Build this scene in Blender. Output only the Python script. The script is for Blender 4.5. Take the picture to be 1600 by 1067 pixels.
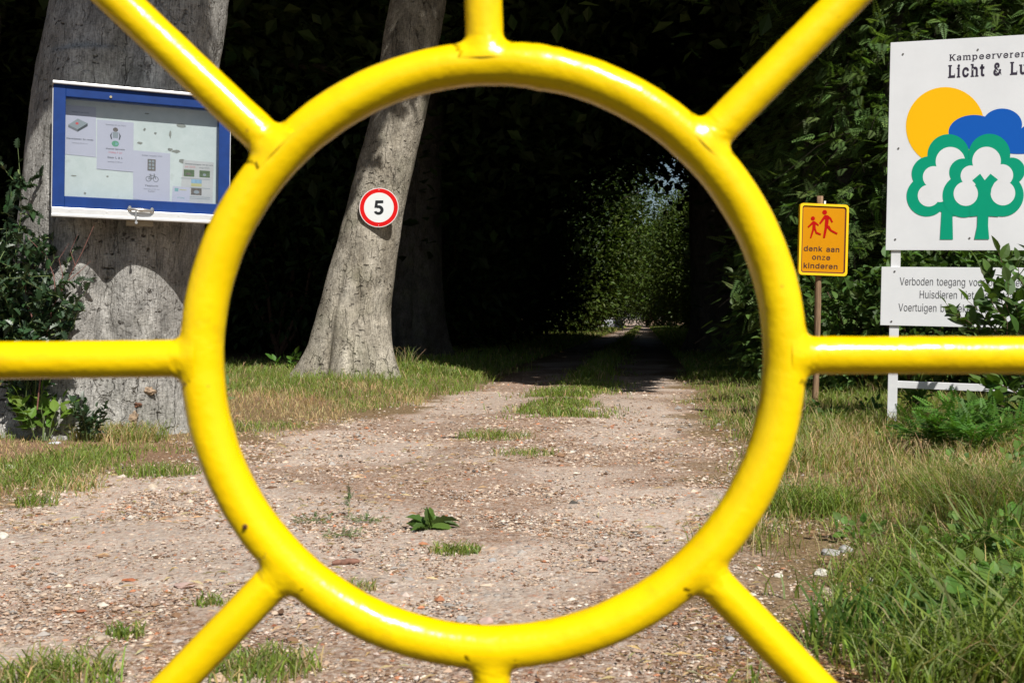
import bpy, bmesh, math, random
import numpy as np
from mathutils import Vector, Matrix
from mathutils.geometry import tessellate_polygon

for _o in list(bpy.data.objects):
    bpy.data.objects.remove(_o)
SC = bpy.context.scene
COL = SC.collection
# ------------------------------------------------------------------ camera
EYE, FPX, HZ = 0.8, 1730.0, 497.0
cam_d = bpy.data.cameras.new("camera")
cam_d.lens = 36.0 * FPX / 1600.0
cam_d.sensor_width = 36.0
cam_d.shift_y = -(533.5 - HZ) / 1600.0
cam_d.clip_start, cam_d.clip_end = 0.05, 2000.0
cam_d.dof.use_dof = True
cam_d.dof.focus_distance = 9.0
cam_d.dof.aperture_fstop = 9.5
cam = bpy.data.objects.new("camera", cam_d)
COL.objects.link(cam)
cam.location = (0, 0, EYE)
cam.rotation_euler = (math.radians(90), 0, 0)
SC.camera = cam
# ------------------------------------------------------------------ sky and sun
SUN_EL, SUN_AZ = math.radians(48), math.radians(26)      # azimuth to the right of straight behind the camera
SUN = np.array([math.sin(SUN_AZ) * math.cos(SUN_EL), -math.cos(SUN_AZ) * math.cos(SUN_EL), math.sin(SUN_EL)])
w = bpy.data.worlds.new("World")
SC.world = w
w.use_nodes = True
wn = w.node_tree.nodes
sky = wn.new("ShaderNodeTexSky")
sky.sky_type = 'NISHITA'
sky.sun_disc = False
sky.sun_elevation = SUN_EL
sky.sun_rotation = math.pi - SUN_AZ
w.node_tree.links.new(sky.outputs[0], wn["Background"].inputs[0])
wn["Background"].inputs[1].default_value = 0.05
sl = bpy.data.lights.new("sun", 'SUN')
sl.energy, sl.angle, sl.color = 5.0, math.radians(0.5), (1.0, 0.96, 0.90)
so = bpy.data.objects.new("sun", sl)
COL.objects.link(so)
so.rotation_euler = Vector(SUN).to_track_quat('Z', 'Y').to_euler()
SC.view_settings.view_transform = 'Standard'
SC.view_settings.look = 'None'
SC.view_settings.gamma = 1.0
SC.view_settings.use_curve_mapping = False
SC.view_settings.exposure = 0.22
SC.cycles.max_bounces = 6
SC.cycles.transparent_max_bounces = 8

R = np.random.RandomState(11)

# ------------------------------------------------------------------ noise
def _h(ix, iy, iz, s):
    n = (ix * 374761393 + iy * 668265263 + iz * 2147483647 + s * 1274126177) & 0xffffffff
    n = ((n ^ (n >> 13)) * 1274126177) & 0xffffffff
    return ((n ^ (n >> 16)) & 0xffff) / 65535.0
def vnoise(P, s=0):
    P = np.asarray(P, float)
    i = np.floor(P).astype(np.int64)
    f = P - i
    f = f * f * (3 - 2 * f)
    r = 0
    for a in (0, 1):
        for b in (0, 1):
            for c in (0, 1):
                wt = (f[:, 0] if a else 1 - f[:, 0]) * (f[:, 1] if b else 1 - f[:, 1]) * (f[:, 2] if c else 1 - f[:, 2])
                r = r + wt * _h(i[:, 0] + a, i[:, 1] + b, i[:, 2] + c, s)
    return r * 2 - 1
def fbm(P, s=0, o=4, g=0.5):
    P = np.asarray(P, float)
    r, a = 0, 1.0
    for k in range(o):
        r = r + a * vnoise(P * 2 ** k + 17.3 * k, s + k)
        a *= g
    return r
def n2(x, y, sc, s=0, o=3):
    x, y = np.broadcast_arrays(np.asarray(x, float), np.asarray(y, float))
    q = np.stack([x.ravel() * sc, y.ravel() * sc, np.zeros(x.size)], -1)
    return fbm(q, s, o).reshape(x.shape)
def sstep(a, b, x):
    t = np.clip((np.asarray(x, float) - a) / (b - a), 0, 1)
    return t * t * (3 - 2 * t)

# ------------------------------------------------------------------ the lie of the land
def xr(y):
    y = np.asarray(y, float)
    return np.where(y > 4.5, 1.05 + 0.117 * (y - 4.5), 1.05 + 0.2 * (y - 4.5))
def xl(y):
    return np.interp(y, [2, 4.0, 4.4, 4.7, 5.9, 7.2, 9.35, 13.4, 49, 110], [-9, -6, -3.4, -2.2, -1.92, -1.66, -1.08, -.31, 4.2, 11.9])
def gz(x, y):
    x = np.asarray(x, float); y = np.asarray(y, float)
    l = sstep(0, 1.3, xl(y) - x) * (0.02 + 0.1 * sstep(7, 12, y))
    r = sstep(0, 1.2, x - xr(y)) * 0.05
    xc = 0.5 * (xl(y) + xr(y))
    c = np.exp(-((x - xc) / 0.35) ** 2) * 0.035 * sstep(7, 11, y)
    return l + r + c + n2(x, y, 0.8, 3, 2) * 0.012

def px(u, v, d):            # the point seen at photo position (u, v), d metres away
    return np.array([(u - 800) / FPX * d, d, EYE + (HZ - v) / FPX * d])

# ------------------------------------------------------------------ objects
def link(o, parent=None):
    COL.objects.link(o)
    if parent is not None:
        o.parent = parent
    return o
def tag(o, label=None, cat=None, group=None, kind=None):
    if label: o["label"] = label
    if cat: o["category"] = cat
    if group: o["group"] = group
    if kind: o["kind"] = kind
    return o
def thing(name, loc, label, cat, group=None, rotz=0):
    o = bpy.data.objects.new(name, None)
    o.empty_display_size = 0.1
    o.location = tuple(float(c) for c in loc)
    o.rotation_euler = (0, 0, rotz)
    link(o)
    return tag(o, label, cat, group)
def mesh(name, V, polys, mats, parent=None, col=None, smooth=False, mi=None, loc=None, attrs=None):
    """V (n,3); polys: list of integer arrays (k, corners)."""
    V = np.asarray(V, np.float32)
    me = bpy.data.meshes.new(name)
    polys = [np.asarray(p, np.int32) for p in polys if len(p)]
    tot = np.concatenate([np.full(len(p), p.shape[1], np.int32) for p in polys])
    idx = np.concatenate([p.ravel() for p in polys])
    me.vertices.add(len(V)); me.vertices.foreach_set("co", V.ravel())
    me.loops.add(len(idx)); me.loops.foreach_set("vertex_index", idx)
    me.polygons.add(len(tot))
    me.polygons.foreach_set("loop_start", np.concatenate([[0], np.cumsum(tot)[:-1]]).astype(np.int32))
    me.polygons.foreach_set("loop_total", tot)
    if mi is not None:
        me.polygons.foreach_set("material_index", np.asarray(mi, np.int32))
    me.polygons.foreach_set("use_smooth", np.full(len(tot), bool(smooth)))
    for m in (mats if isinstance(mats, (list, tuple)) else [mats]):
        me.materials.append(m)
    if col is not None:
        a = me.attributes.new("col", 'FLOAT_COLOR', 'POINT')
        c = np.ones((len(V), 4), np.float32); c[:, :3] = col
        a.data.foreach_set("color", c.ravel())
    me.update(calc_edges=True)
    o = bpy.data.objects.new(name, me)
    if loc is not None:
        o.location = tuple(float(c) for c in loc)
    return link(o, parent)

# ------------------------------------------------------------------ materials
def new_mat(name):
    m = bpy.data.materials.new(name)
    m.use_nodes = True
    nt = m.node_tree
    return m, nt, nt.nodes["Principled BSDF"]
class N:
    def __init__(s, nt): s.nt = nt
    def __call__(s, t, **k):
        n = s.nt.nodes.new(t)
        for a, b in k.items():
            if a.startswith('i_'):
                n.inputs[int(a[2:]) if a[2:].isdigit() else a[2:]].default_value = b
            else: setattr(n, a, b)
        return n
    def l(s, a, b): s.nt.links.new(a, b)
def ramp(n, fac, stops):
    r = n("ShaderNodeValToRGB")
    e = r.color_ramp.elements
    while len(e) < len(stops): e.new(0.5)
    for k, (p, c) in enumerate(stops):
        e[k].position = p
        e[k].color = (c[0], c[1], c[2], 1) if not isinstance(c, (int, float)) else (c, c, c, 1)
    n.l(fac, r.inputs[0])
    return r.outputs[0]
def mixc(n, f, a, b, mode='MIX'):
    m = n("ShaderNodeMix", data_type='RGBA', blend_type=mode)
    for k, v in ((0, f), (6, a), (7, b)):
        if hasattr(v, 'links'): n.l(v, m.inputs[k])
        else: m.inputs[k].default_value = v if k == 0 else (*v, 1)
    return m.outputs[2]
def noise(n, vec, sc, det=4, rough=.55):
    t = n("ShaderNodeTexNoise")
    t.inputs["Scale"].default_value = sc; t.inputs["Detail"].default_value = det; t.inputs["Roughness"].default_value = rough
    n.l(vec, t.inputs["Vector"])
    return t.outputs[0]
def mapping(n, vec, sc):
    t = n("ShaderNodeMapping")
    t.inputs["Scale"].default_value = sc
    n.l(vec, t.inputs["Vector"])
    return t.outputs[0]
def bump(n, h, strength, dist, nrm=None):
    b = n("ShaderNodeBump")
    b.inputs["Strength"].default_value = strength; b.inputs["Distance"].default_value = dist
    n.l(h, b.inputs["Height"])
    if nrm is not None: n.l(nrm, b.inputs["Normal"])
    return b.outputs[0]
def math_(n, op, a, b=None):
    t = n("ShaderNodeMath", operation=op)
    for k, v in ((0, a), (1, b)):
        if v is None: continue
        if hasattr(v, 'links'): n.l(v, t.inputs[k])
        else: t.inputs[k].default_value = v
    return t.outputs[0]

def plain(name, c, rough=.5, metal=0, spec=.5, dirt=.0, sc=8, bumpy=0):
    m, nt, p = new_mat(name); n = N(nt)
    p.inputs["Roughness"].default_value = rough; p.inputs["Metallic"].default_value = metal
    p.inputs["Specular IOR Level"].default_value = spec
    tc = n("ShaderNodeTexCoord").outputs["Object"]
    f = ramp(n, noise(n, tc, sc, 6, .65), [(.35, 0), (.7, 1)])
    d = tuple(x * (1 - dirt) for x in c)
    n.l(mixc(n, f, c, d), p.inputs["Base Color"])
    if bumpy: n.l(bump(n, noise(n, tc, sc * 12, 3), bumpy, .002), p.inputs["Normal"])
    return m
def leaf_mat(name, rough=.45, spec=.35, trans=.3):
    m, nt, p = new_mat(name); n = N(nt)
    a = n("ShaderNodeAttribute", attribute_name="col")
    n.l(a.outputs["Color"], p.inputs["Base Color"])
    p.inputs["Roughness"].default_value = rough; p.inputs["Specular IOR Level"].default_value = spec
    if trans:
        t = n("ShaderNodeBsdfTranslucent")
        n.l(mixc(n, 1.0, a.outputs["Color"], (1.25, 1.35, .5), 'MULTIPLY'), t.inputs["Color"])
        x = n("ShaderNodeMixShader"); x.inputs[0].default_value = trans
        n.l(p.outputs[0], x.inputs[1]); n.l(t.outputs[0], x.inputs[2])
        n.l(x.outputs[0], nt.nodes["Material Output"].inputs[0])
    return m
LEAF = leaf_mat("leaf", .5, .22, .3)
WAXY = leaf_mat("waxy_leaf", .40, .42, .12)
NEEDLE = leaf_mat("needle_foliage", .55, .2, .35)
GRASS = leaf_mat("grass_blade", .55, .2, .4)
STONEC = leaf_mat("pebble", .85, .25, 0)

def bark_mat(name, lo, hi, pit=1.0, moss=.5, scale=1.0):
    m, nt, p = new_mat(name); n = N(nt)
    tc = n("ShaderNodeTexCoord").outputs["Object"]
    v1 = mapping(n, tc, (1, 1, .35))
    base = ramp(n, noise(n, v1, 5 * scale, 8, .62), [(.3, lo), (.52, tuple((a + b) / 2 for a, b in zip(lo, hi))), (.7, hi)])
    # fine vertical streaks
    st = noise(n, mapping(n, tc, (1, 1, .16)), 95 * scale, 5, .68)
    base = mixc(n, .7, base, ramp(n, st, [(.36, .35), (.56, 1.12)]), 'MULTIPLY')
    gr = noise(n, mapping(n, tc, (.8, .8, 1.6)), 60 * scale, 5, .75)
    base = mixc(n, .6, base, ramp(n, gr, [(.34, .45), (.54, 1.1)]), 'MULTIPLY')
    blot = ramp(n, noise(n, mapping(n, tc, (1, 1, .8)), 7 * scale, 7, .68), [(.36, .62), (.5, 1), (.64, 1.28)])
    base = mixc(n, .85, base, blot, 'MULTIPLY')
    # horizontal scars and pits
    vo = n("ShaderNodeTexVoronoi", feature='F1'); vo.inputs["Scale"].default_value = 7 * scale
    wob = n("ShaderNodeVectorMath", operation='ADD')
    nn = n("ShaderNodeTexNoise"); nn.inputs["Scale"].default_value = 14 * scale; nn.inputs["Detail"].default_value = 4
    n.l(tc, nn.inputs["Vector"])
    sc_ = n("ShaderNodeVectorMath", operation='SCALE'); sc_.inputs["Scale"].default_value = .22
    n.l(nn.outputs["Color"], sc_.inputs[0])
    n.l(mapping(n, tc, (1, 1, 2.3)), wob.inputs[0]); n.l(sc_.outputs[0], wob.inputs[1])
    n.l(wob.outputs[0], vo.inputs["Vector"])
    pits = ramp(n, vo.outputs["Distance"], [(.1, 0), (.2, 1)])
    sel = ramp(n, noise(n, tc, 2.6 * scale, 3), [(.40, 1), (.50, 0)])
    pits = math_(n, 'MAXIMUM', pits, sel)
    base = mixc(n, math_(n, 'MULTIPLY', math_(n, 'SUBTRACT', 1.0, pits), .8 * pit), base, (.05, .042, .035))
    v3 = n("ShaderNodeTexVoronoi", feature='F1'); v3.inputs["Scale"].default_value = 19 * scale
    n.l(wob.outputs[0], v3.inputs["Vector"])
    pp = math_(n, 'MAXIMUM', ramp(n, v3.outputs["Distance"], [(.10, 0), (.22, 1)]), ramp(n, noise(n, tc, 4.5 * scale, 3), [(.42, 1), (.54, 0)]))
    base = mixc(n, math_(n, 'MULTIPLY', math_(n, 'SUBTRACT', 1.0, pp), .7 * pit), base, (.06, .05, .04))
    pits = math_(n, 'MULTIPLY', pits, pp)
    # long vertical cracks
    vc = n("ShaderNodeTexVoronoi", feature='DISTANCE_TO_EDGE'); vc.inputs["Scale"].default_value = 4.5 * scale
    w2 = n("ShaderNodeVectorMath", operation='ADD')
    sc2 = n("ShaderNodeVectorMath", operation='SCALE'); sc2.inputs["Scale"].default_value = .4
    n.l(sc_.outputs[0], sc2.inputs[0])
    n.l(mapping(n, tc, (1.5, 1.5, .3)), w2.inputs[0]); n.l(sc2.outputs[0], w2.inputs[1]); n.l(w2.outputs[0], vc.inputs["Vector"])
    cr = ramp(n, vc.outputs["Distance"], [(.0, 0), (.022, 1)])
    selc = ramp(n, noise(n, tc, 3.2 * scale, 5, .7), [(.46, 1), (.58, 0)])
    cr = math_(n, 'MAXIMUM', cr, selc)
    base = mixc(n, math_(n, 'MULTIPLY', math_(n, 'SUBTRACT', 1.0, cr), .5 * pit), base, (.07, .055, .04))
    if moss:
        mo = ramp(n, noise(n, tc, 3 * scale, 5), [(.5, 0), (.75, 1)])
        base = mixc(n, math_(n, 'MULTIPLY', mo, moss), base, (.13, .14, .07))
    n.l(base, p.inputs["Base Color"])
    p.inputs["Roughness"].default_value = .85; p.inputs["Specular IOR Level"].default_value = .2
    h = math_(n, 'ADD', math_(n, 'MULTIPLY', noise(n, tc, 26 * scale, 6, .7), .9), math_(n, 'MULTIPLY', st, .35))
    h = math_(n, 'ADD', h, math_(n, 'ADD', math_(n, 'MULTIPLY', pits, .8), cr))
    n.l(bump(n, h, 1.0, .02), p.inputs["Normal"])
    return m
BARK = bark_mat("beech_bark", (.26, .25, .23), (.53, .515, .48), 1.1, .18)
BARK2 = bark_mat("lichen_beech_bark", (.24, .21, .16), (.56, .515, .43), 1.1, .35, .9)
BARKD = bark_mat("shade_toned_bark", (.07, .062, .052), (.14, .125, .11), .6, .5)  # beech bark with the wood's shade put into its colour, also on conifers
DARKTWIG = plain("dark_twig", (.035, .028, .022), .9, spec=.1, dirt=.4, sc=30)
TWIG = plain("twig_bark", (.16, .09, .06), .8, dirt=.5, sc=30)
STEM = plain("green_stem", (.16, .22, .07), .6, dirt=.4, sc=20)

def yellow_paint():
    m, nt, p = new_mat("yellow_gate_paint"); n = N(nt)
    tc = n("ShaderNodeTexCoord").outputs["Object"]
    f = noise(n, tc, 9, 6, .6)
    c = ramp(n, f, [(.3, (.91, .585, .0)), (.55, (.95, .645, .0)), (.75, (.96, .68, .001))])
    # chips where rust shows
    vo = n("ShaderNodeTexVoronoi", feature='F1'); vo.inputs["Scale"].default_value = 6.5
    n.l(tc, vo.inputs["Vector"])
    rust = ramp(n, vo.outputs["Distance"], [(.018, 1), (.04, 0)])
    c = mixc(n, math_(n, 'MULTIPLY', rust, .9), c, (.10, .03, .012))
    grime = ramp(n, noise(n, tc, 26, 5, .7), [(.58, 0), (.75, 1)])
    c = mixc(n, math_(n, 'MULTIPLY', grime, .28), c, (.50, .27, .01))
    vs = n("ShaderNodeTexVoronoi", feature='F1'); vs.inputs["Scale"].default_value = 42
    n.l(tc, vs.inputs["Vector"])
    sp = math_(n, 'MULTIPLY', ramp(n, vs.outputs["Distance"], [(.05, 1), (.11, 0)]), ramp(n, noise(n, tc, 15, 2), [(.56, 0), (.62, 1)]))
    c = mixc(n, math_(n, 'MULTIPLY', sp, .6), c, (.30, .15, .02))
    n.l(c, p.inputs["Base Color"])
    p.inputs["Roughness"].default_value = .24; p.inputs["Specular IOR Level"].default_value = .42
    p.inputs["Coat Weight"].default_value = .15; p.inputs["Coat Roughness"].default_value = .1
    b1 = bump(n, noise(n, tc, 85, 3, .5), .2, .004)
    b2 = bump(n, noise(n, tc, 300, 2, .5), .12, .001, b1)
    n.l(b2, p.inputs["Normal"]); 
    return m
YELLOW = yellow_paint()

# ------------------------------------------------------------------ mesh builder for hard things
GL = {' ':(280,[]),
'&':(448,[[197,-7,165,-5,136,1,110,12,88,26,69,42,54,62,43,84,36,108,34,133,36,154,40,173,47,189,85,235,140,279,216,335,237,352,255,375,262,405,260,420,255,434,245,445,233,454,219,459,201,461,168,453,145,431,137,399,145,363,169,327,204,284,438,0,364,0,171,231,121,293,87,344,81,361,77,379,75,398,77,420,82,440,91,458,102,474,117,488,134,499,154,507,176,512,200,513,224,512,246,507,266,499,283,488,297,475,308,459,317,442,322,424,324,404,315,362,291,325,256,293,154,217,110,174,103,161,98,146,97,131,98,115,102,101,109,87,118,76,130,66,143,57,158,51,175,48,193,46,213,48,232,52,251,59,301,95,315,112,327,131,336,151,343,174,348,198,349,224,408,224,406,194,403,167,397,144,371,92,345,62,333,47,315,30,294,17,271,7,246,-1,221,-5]]),
'.':(188,[[95,-4,83,-3,73,1,63,9,55,18,51,29,50,41,51,53,55,64,63,73,73,81,83,85,95,87,107,85,118,81,128,73,135,64,140,53,141,41,140,29,135,18,128,9,118,1,107,-3]]),
'0':(453,[[227,-7,191,-3,158,7,130,24,105,48,85,77,69,113,57,155,50,202,48,254,50,306,57,353,69,395,85,431,106,461,130,484,159,502,191,512,227,516,262,512,295,502,323,484,348,461,368,431,384,395,396,353,403,306,405,254,403,202,396,155,384,113,368,77,348,48,323,24,295,7,263,-3],[227,50,250,52,271,60,290,74,306,92,320,116,330,144,338,176,342,213,344,254,342,295,338,332,330,365,320,393,306,416,290,435,271,449,250,457,227,460,203,457,182,449,163,435,147,416,134,393,123,365,115,332,111,295,109,254,111,213,115,176,123,144,134,116,147,92,163,74,182,60,203,52]]),
'1':(453,[[76,0,76,55,391,55,391,0],[276,509,276,0,212,0,212,448,209,448,86,358,86,427,198,509]]),
'2':(453,[[64,0,64,47,234,229,282,282,311,327,320,371,319,389,315,405,308,419,298,431,287,441,273,449,224,460,205,458,188,454,172,447,159,438,148,427,139,413,132,398,128,381,127,362,66,362,68,391,75,418,86,442,102,464,121,482,143,496,168,507,196,513,225,516,254,513,281,507,306,497,328,482,346,465,361,445,372,423,379,398,381,372,371,318,336,259,267,180,153,60,153,57,389,57,389,0]]),
'5':(453,[[221,-7,192,-5,165,1,140,11,118,25,99,41,83,60,71,82,63,105,60,130,122,130,125,115,130,102,138,89,173,60,221,50,241,51,259,56,276,64,291,75,304,89,314,104,322,122,326,141,328,162,326,183,321,203,314,221,303,237,290,251,275,262,257,270,238,275,218,277,167,268,128,246,67,253,96,509,366,509,366,452,151,452,134,301,136,301,178,325,229,334,252,332,274,328,294,321,313,311,330,299,345,285,358,269,370,251,379,231,386,210,390,187,391,163,388,132,381,102,369,76,352,52,332,32,309,15,282,3,253,-4]]),
'9':(453,[[226,516,256,513,285,506,310,494,333,478,352,458,368,434,380,408,387,378,389,347,387,322,382,296,373,270,315,168,200,0,130,0,301,248,307,248,287,221,257,202,218,195,188,197,161,203,137,214,116,229,98,247,83,269,72,294,66,321,64,352,66,382,73,411,85,436,101,459,120,479,143,494,168,506,196,513],[226,460,207,459,190,454,174,446,160,435,148,423,138,407,131,390,127,372,125,352,127,331,131,313,138,295,148,280,160,268,174,257,190,250,207,245,226,243,245,245,263,249,279,257,293,267,305,280,314,295,322,312,326,330,327,350,326,371,322,390,314,407,305,422,293,435,279,446,263,454,245,459]]),
'A':(480,[[16,0,201,509,276,509,463,0,395,0,287,302,264,372,232,478,245,478,213,371,191,302,85,0],[110,142,110,199,370,199,370,142]]),
'D':(502,[[219,0,96,0,96,57,215,57,254,60,288,68,318,81,343,99,363,122,379,149,390,181,397,216,399,255,397,294,390,329,379,361,364,388,344,410,320,428,291,441,258,449,221,452,93,452,93,509,225,509,273,505,315,495,353,478,385,455,412,426,433,391,449,351,458,306,462,255,458,205,449,159,433,119,411,83,384,54,351,31,312,14,268,3],[125,509,125,0,60,0,60,509]]),
'F':(410,[[60,0,60,509,369,509,369,452,125,452,125,278,346,278,346,221,125,221,125,0]]),
'H':(517,[[60,0,60,509,125,509,125,289,392,289,392,509,457,509,457,0,392,0,392,232,125,232,125,0]]),
'K':(467,[[104,145,104,216,139,261,174,303,212,344,364,509,448,509,231,276,228,276],[60,0,60,509,125,509,125,334,124,225,125,193,125,0],[372,0,188,259,228,309,449,0]]),
'L':(393,[[60,0,60,509,125,509,125,57,361,57,361,0]]),
'M':(628,[[60,0,60,509,152,509,277,187,287,159,299,123,311,84,322,49,307,49,318,83,330,121,342,158,352,187,476,509,568,509,568,0,504,0,504,291,504,327,505,369,506,413,507,457,513,457,498,409,482,363,467,322,456,291,342,0,286,0,170,291,159,321,145,361,129,408,112,457,119,457,120,416,121,372,122,328,122,291,122,0]]),
'S':(447,[[224,-9,188,-7,156,-1,128,9,102,23,81,40,64,60,51,83,42,109,38,137,104,137,108,118,114,102,123,88,136,76,150,66,166,59,224,49,246,50,267,54,286,60,303,69,317,79,329,92,338,106,344,122,346,139,344,154,340,168,332,179,296,205,245,222,184,239,145,253,112,269,86,289,67,313,56,341,52,372,54,400,62,425,75,448,92,468,113,484,138,498,165,508,195,514,227,516,259,514,289,508,316,498,340,484,360,468,377,449,390,427,398,403,401,378,337,378,332,402,320,421,302,437,280,449,254,456,225,459,204,457,185,454,167,448,152,440,139,430,129,418,121,405,117,391,115,376,117,359,122,345,131,334,169,308,212,293,264,279,312,264,359,238,395,198,402,180,407,161,408,139,406,112,399,87,386,64,370,43,349,25,323,11,294,0,261,-7]]),
'V':(480,[[204,0,16,509,84,509,192,206,215,137,248,31,235,31,267,138,290,206,395,509,463,509,278,0]]),
'W':(686,[[155,0,16,509,82,509,163,196,175,145,187,94,197,40,189,40,200,94,211,145,224,196,306,509,380,509,462,196,474,145,486,94,497,40,488,40,499,94,510,145,523,196,603,509,670,509,530,0,455,0,368,323,351,391,336,475,350,475,335,395,318,323,230,0]]),
'Z':(438,[[42,0,42,46,273,385,306,431,341,476,348,454,285,452,223,452,40,452,40,509,397,509,397,462,169,129,134,81,97,33,90,54,152,57,214,57,399,57,399,0]]),
'a':(389,[[160,-9,137,-7,115,-3,94,5,76,15,60,29,48,45,38,63,32,84,30,108,32,128,36,146,43,161,53,174,64,184,78,193,125,211,178,220,234,227,265,235,271,240,274,246,276,255,276,257,267,297,240,322,196,331,149,322,118,301,100,274,41,291,51,313,64,331,79,346,95,358,114,368,133,375,194,384,239,379,286,360,300,350,312,336,322,320,330,301,335,278,337,251,337,0,277,0,277,52,272,52,252,25,215,1],[170,45,192,47,211,51,228,59,242,68,254,80,263,93,270,108,274,122,276,138,276,190,259,182,231,176,200,171,175,168,134,159,103,139,97,130,93,118,92,105,102,72,130,52]]),
'b':(424,[[229,-8,208,-7,189,-3,172,4,138,31,118,59,112,59,112,0,53,0,53,509,114,509,114,319,118,319,137,346,171,373,188,379,207,383,229,384,259,382,287,374,313,361,335,342,354,320,370,293,381,261,388,227,390,189,388,151,381,116,370,84,355,57,336,34,313,16,288,3,260,-6],[220,47,242,49,262,55,279,66,294,80,306,97,316,117,323,139,327,163,328,189,327,215,323,239,316,261,307,281,295,298,280,311,262,322,243,328,220,330,198,328,178,322,161,312,147,299,134,282,125,263,118,241,114,216,113,189,114,162,118,138,125,115,135,95,147,78,162,65,179,55,198,49]]),
'c':(396,[[207,-8,174,-5,144,3,117,16,93,35,72,58,56,85,44,116,37,150,34,187,37,225,44,260,56,291,72,318,93,341,117,360,144,374,174,382,207,384,260,377,305,356,340,322,362,277,303,262,290,289,270,311,242,325,207,330,184,328,163,321,145,310,130,296,118,278,108,258,102,236,98,212,96,187,98,163,102,139,108,117,118,97,130,80,145,66,163,55,184,49,207,46,243,52,271,66,292,89,304,117,363,102,341,56,306,21,261,-1]]),
'd':(424,[[195,-8,165,-6,137,3,111,16,89,34,70,57,55,84,43,116,36,151,34,189,36,227,43,261,55,293,70,320,89,342,112,361,137,374,165,382,196,384,218,383,237,379,253,373,287,346,306,319,311,319,311,509,372,509,372,0,313,0,313,59,307,59,287,31,252,4,236,-3,217,-7],[205,47,226,49,246,55,263,65,278,78,290,95,299,115,306,138,310,162,312,189,310,216,306,241,300,263,290,282,278,299,263,312,246,322,227,328,205,330,182,328,162,322,145,311,130,298,118,281,108,261,102,239,98,215,96,189,98,163,102,139,109,117,118,97,130,80,145,66,162,55,182,49]]),
'e':(404,[[212,-8,177,-5,145,3,117,16,92,35,72,58,56,85,44,116,37,150,34,187,36,224,44,258,55,290,71,317,91,340,115,359,142,373,172,382,205,384,266,374,285,366,303,355,319,341,334,324,347,305,357,282,365,256,370,227,371,194,371,169,75,169,75,221,338,221,310,202,308,226,304,248,298,269,288,286,277,301,263,314,246,323,227,328,205,330,183,328,164,323,146,313,131,301,119,286,109,270,102,251,97,231,96,211,96,178,98,151,102,127,110,106,121,88,135,73,151,61,169,53,190,48,212,46,254,53,285,73,306,105,365,91,358,72,348,55,335,39,320,26,302,14,283,4,261,-3,237,-7]]),
'g':(425,[[207,-151,180,-149,156,-146,134,-140,82,-110,51,-69,101,-41,122,-66,154,-88,207,-97,236,-95,261,-87,282,-75,298,-58,308,-34,311,-6,311,68,306,68,287,41,252,16,236,10,217,6,195,5,165,7,138,14,113,27,90,43,71,65,55,90,43,120,36,154,34,191,36,229,43,263,55,293,71,320,90,342,112,361,138,374,166,382,196,384,218,383,237,379,253,373,288,346,308,319,313,319,313,379,372,379,372,-9,370,-40,363,-67,350,-90,334,-109,314,-124,291,-136,265,-144,237,-149],[205,59,227,61,246,66,264,75,278,87,290,103,300,121,307,142,311,166,312,193,311,219,307,242,300,264,291,283,279,299,264,312,247,322,227,328,205,330,182,328,163,322,145,312,130,298,118,282,109,262,102,241,98,218,96,193,98,167,102,144,109,123,118,104,131,88,145,76,163,66,183,61]]),
'h':(410,[[114,227,114,0,53,0,53,509,114,509,114,287,102,287,116,319,132,344,152,362,175,374,200,382,227,384,252,383,275,377,295,369,313,356,328,340,341,321,350,298,355,271,357,240,357,0,296,0,296,235,293,263,286,286,273,304,256,318,235,326,210,329,192,328,176,324,161,317,147,308,136,297,126,283,119,266,115,248]]),
'i':(167,[[53,0,53,379,114,379,114,0],[84,443,73,444,63,448,54,455,47,463,43,472,41,483,43,494,47,504,54,512,63,518,73,522,84,524,95,522,105,518,114,512,121,504,125,494,126,483,125,472,121,463,114,455,105,448,95,444]]),
'j':(167,[[53,379,114,379,114,-30,112,-52,108,-72,102,-90,92,-106,80,-119,65,-129,47,-137,27,-141,4,-143,-10,-143,-10,-87,2,-87,18,-85,31,-80,40,-72,47,-61,51,-46,53,-29],[83,443,72,444,62,448,53,455,47,463,42,472,41,483,42,494,47,504,53,512,62,518,72,522,83,524,95,522,105,518,114,512,120,504,125,494,126,483,125,472,120,463,114,455,105,448,95,444]]),
'k':(381,[[110,137,110,212,121,212,284,379,360,379,184,199,177,199],[53,0,53,509,114,509,114,0],[294,0,148,186,191,229,372,0]]),
'l':(189,[[139,-2,112,0,91,8,74,20,62,37,55,59,53,84,53,509,114,509,114,99,120,62,126,57,135,53,146,52,160,53,170,54,181,3,162,-1]]),
'm':(610,[[53,0,53,379,112,379,112,295,108,295,114,314,122,331,132,346,172,376,219,386,245,383,268,375,287,361,303,342,314,320,321,295,312,295,318,312,326,329,337,343,381,375,437,386,458,385,478,380,497,372,514,361,529,346,541,328,550,307,555,283,557,255,557,0,496,0,496,254,493,279,485,298,473,313,456,323,438,329,419,330,402,329,387,326,374,320,345,290,335,247,335,0,274,0,274,260,272,280,265,297,253,311,238,322,220,328,199,330,158,320,145,312,135,302,126,289,119,274,115,257,114,238,114,0]]),
'n':(410,[[114,227,114,0,53,0,53,379,112,379,112,287,102,287,116,319,132,344,152,362,175,374,200,382,227,384,252,383,275,377,295,369,313,356,328,340,341,321,350,298,355,271,357,240,357,0,296,0,296,235,293,263,286,286,273,304,256,318,235,326,210,329,192,328,176,324,161,317,147,308,136,297,126,283,119,266,115,248]]),
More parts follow.
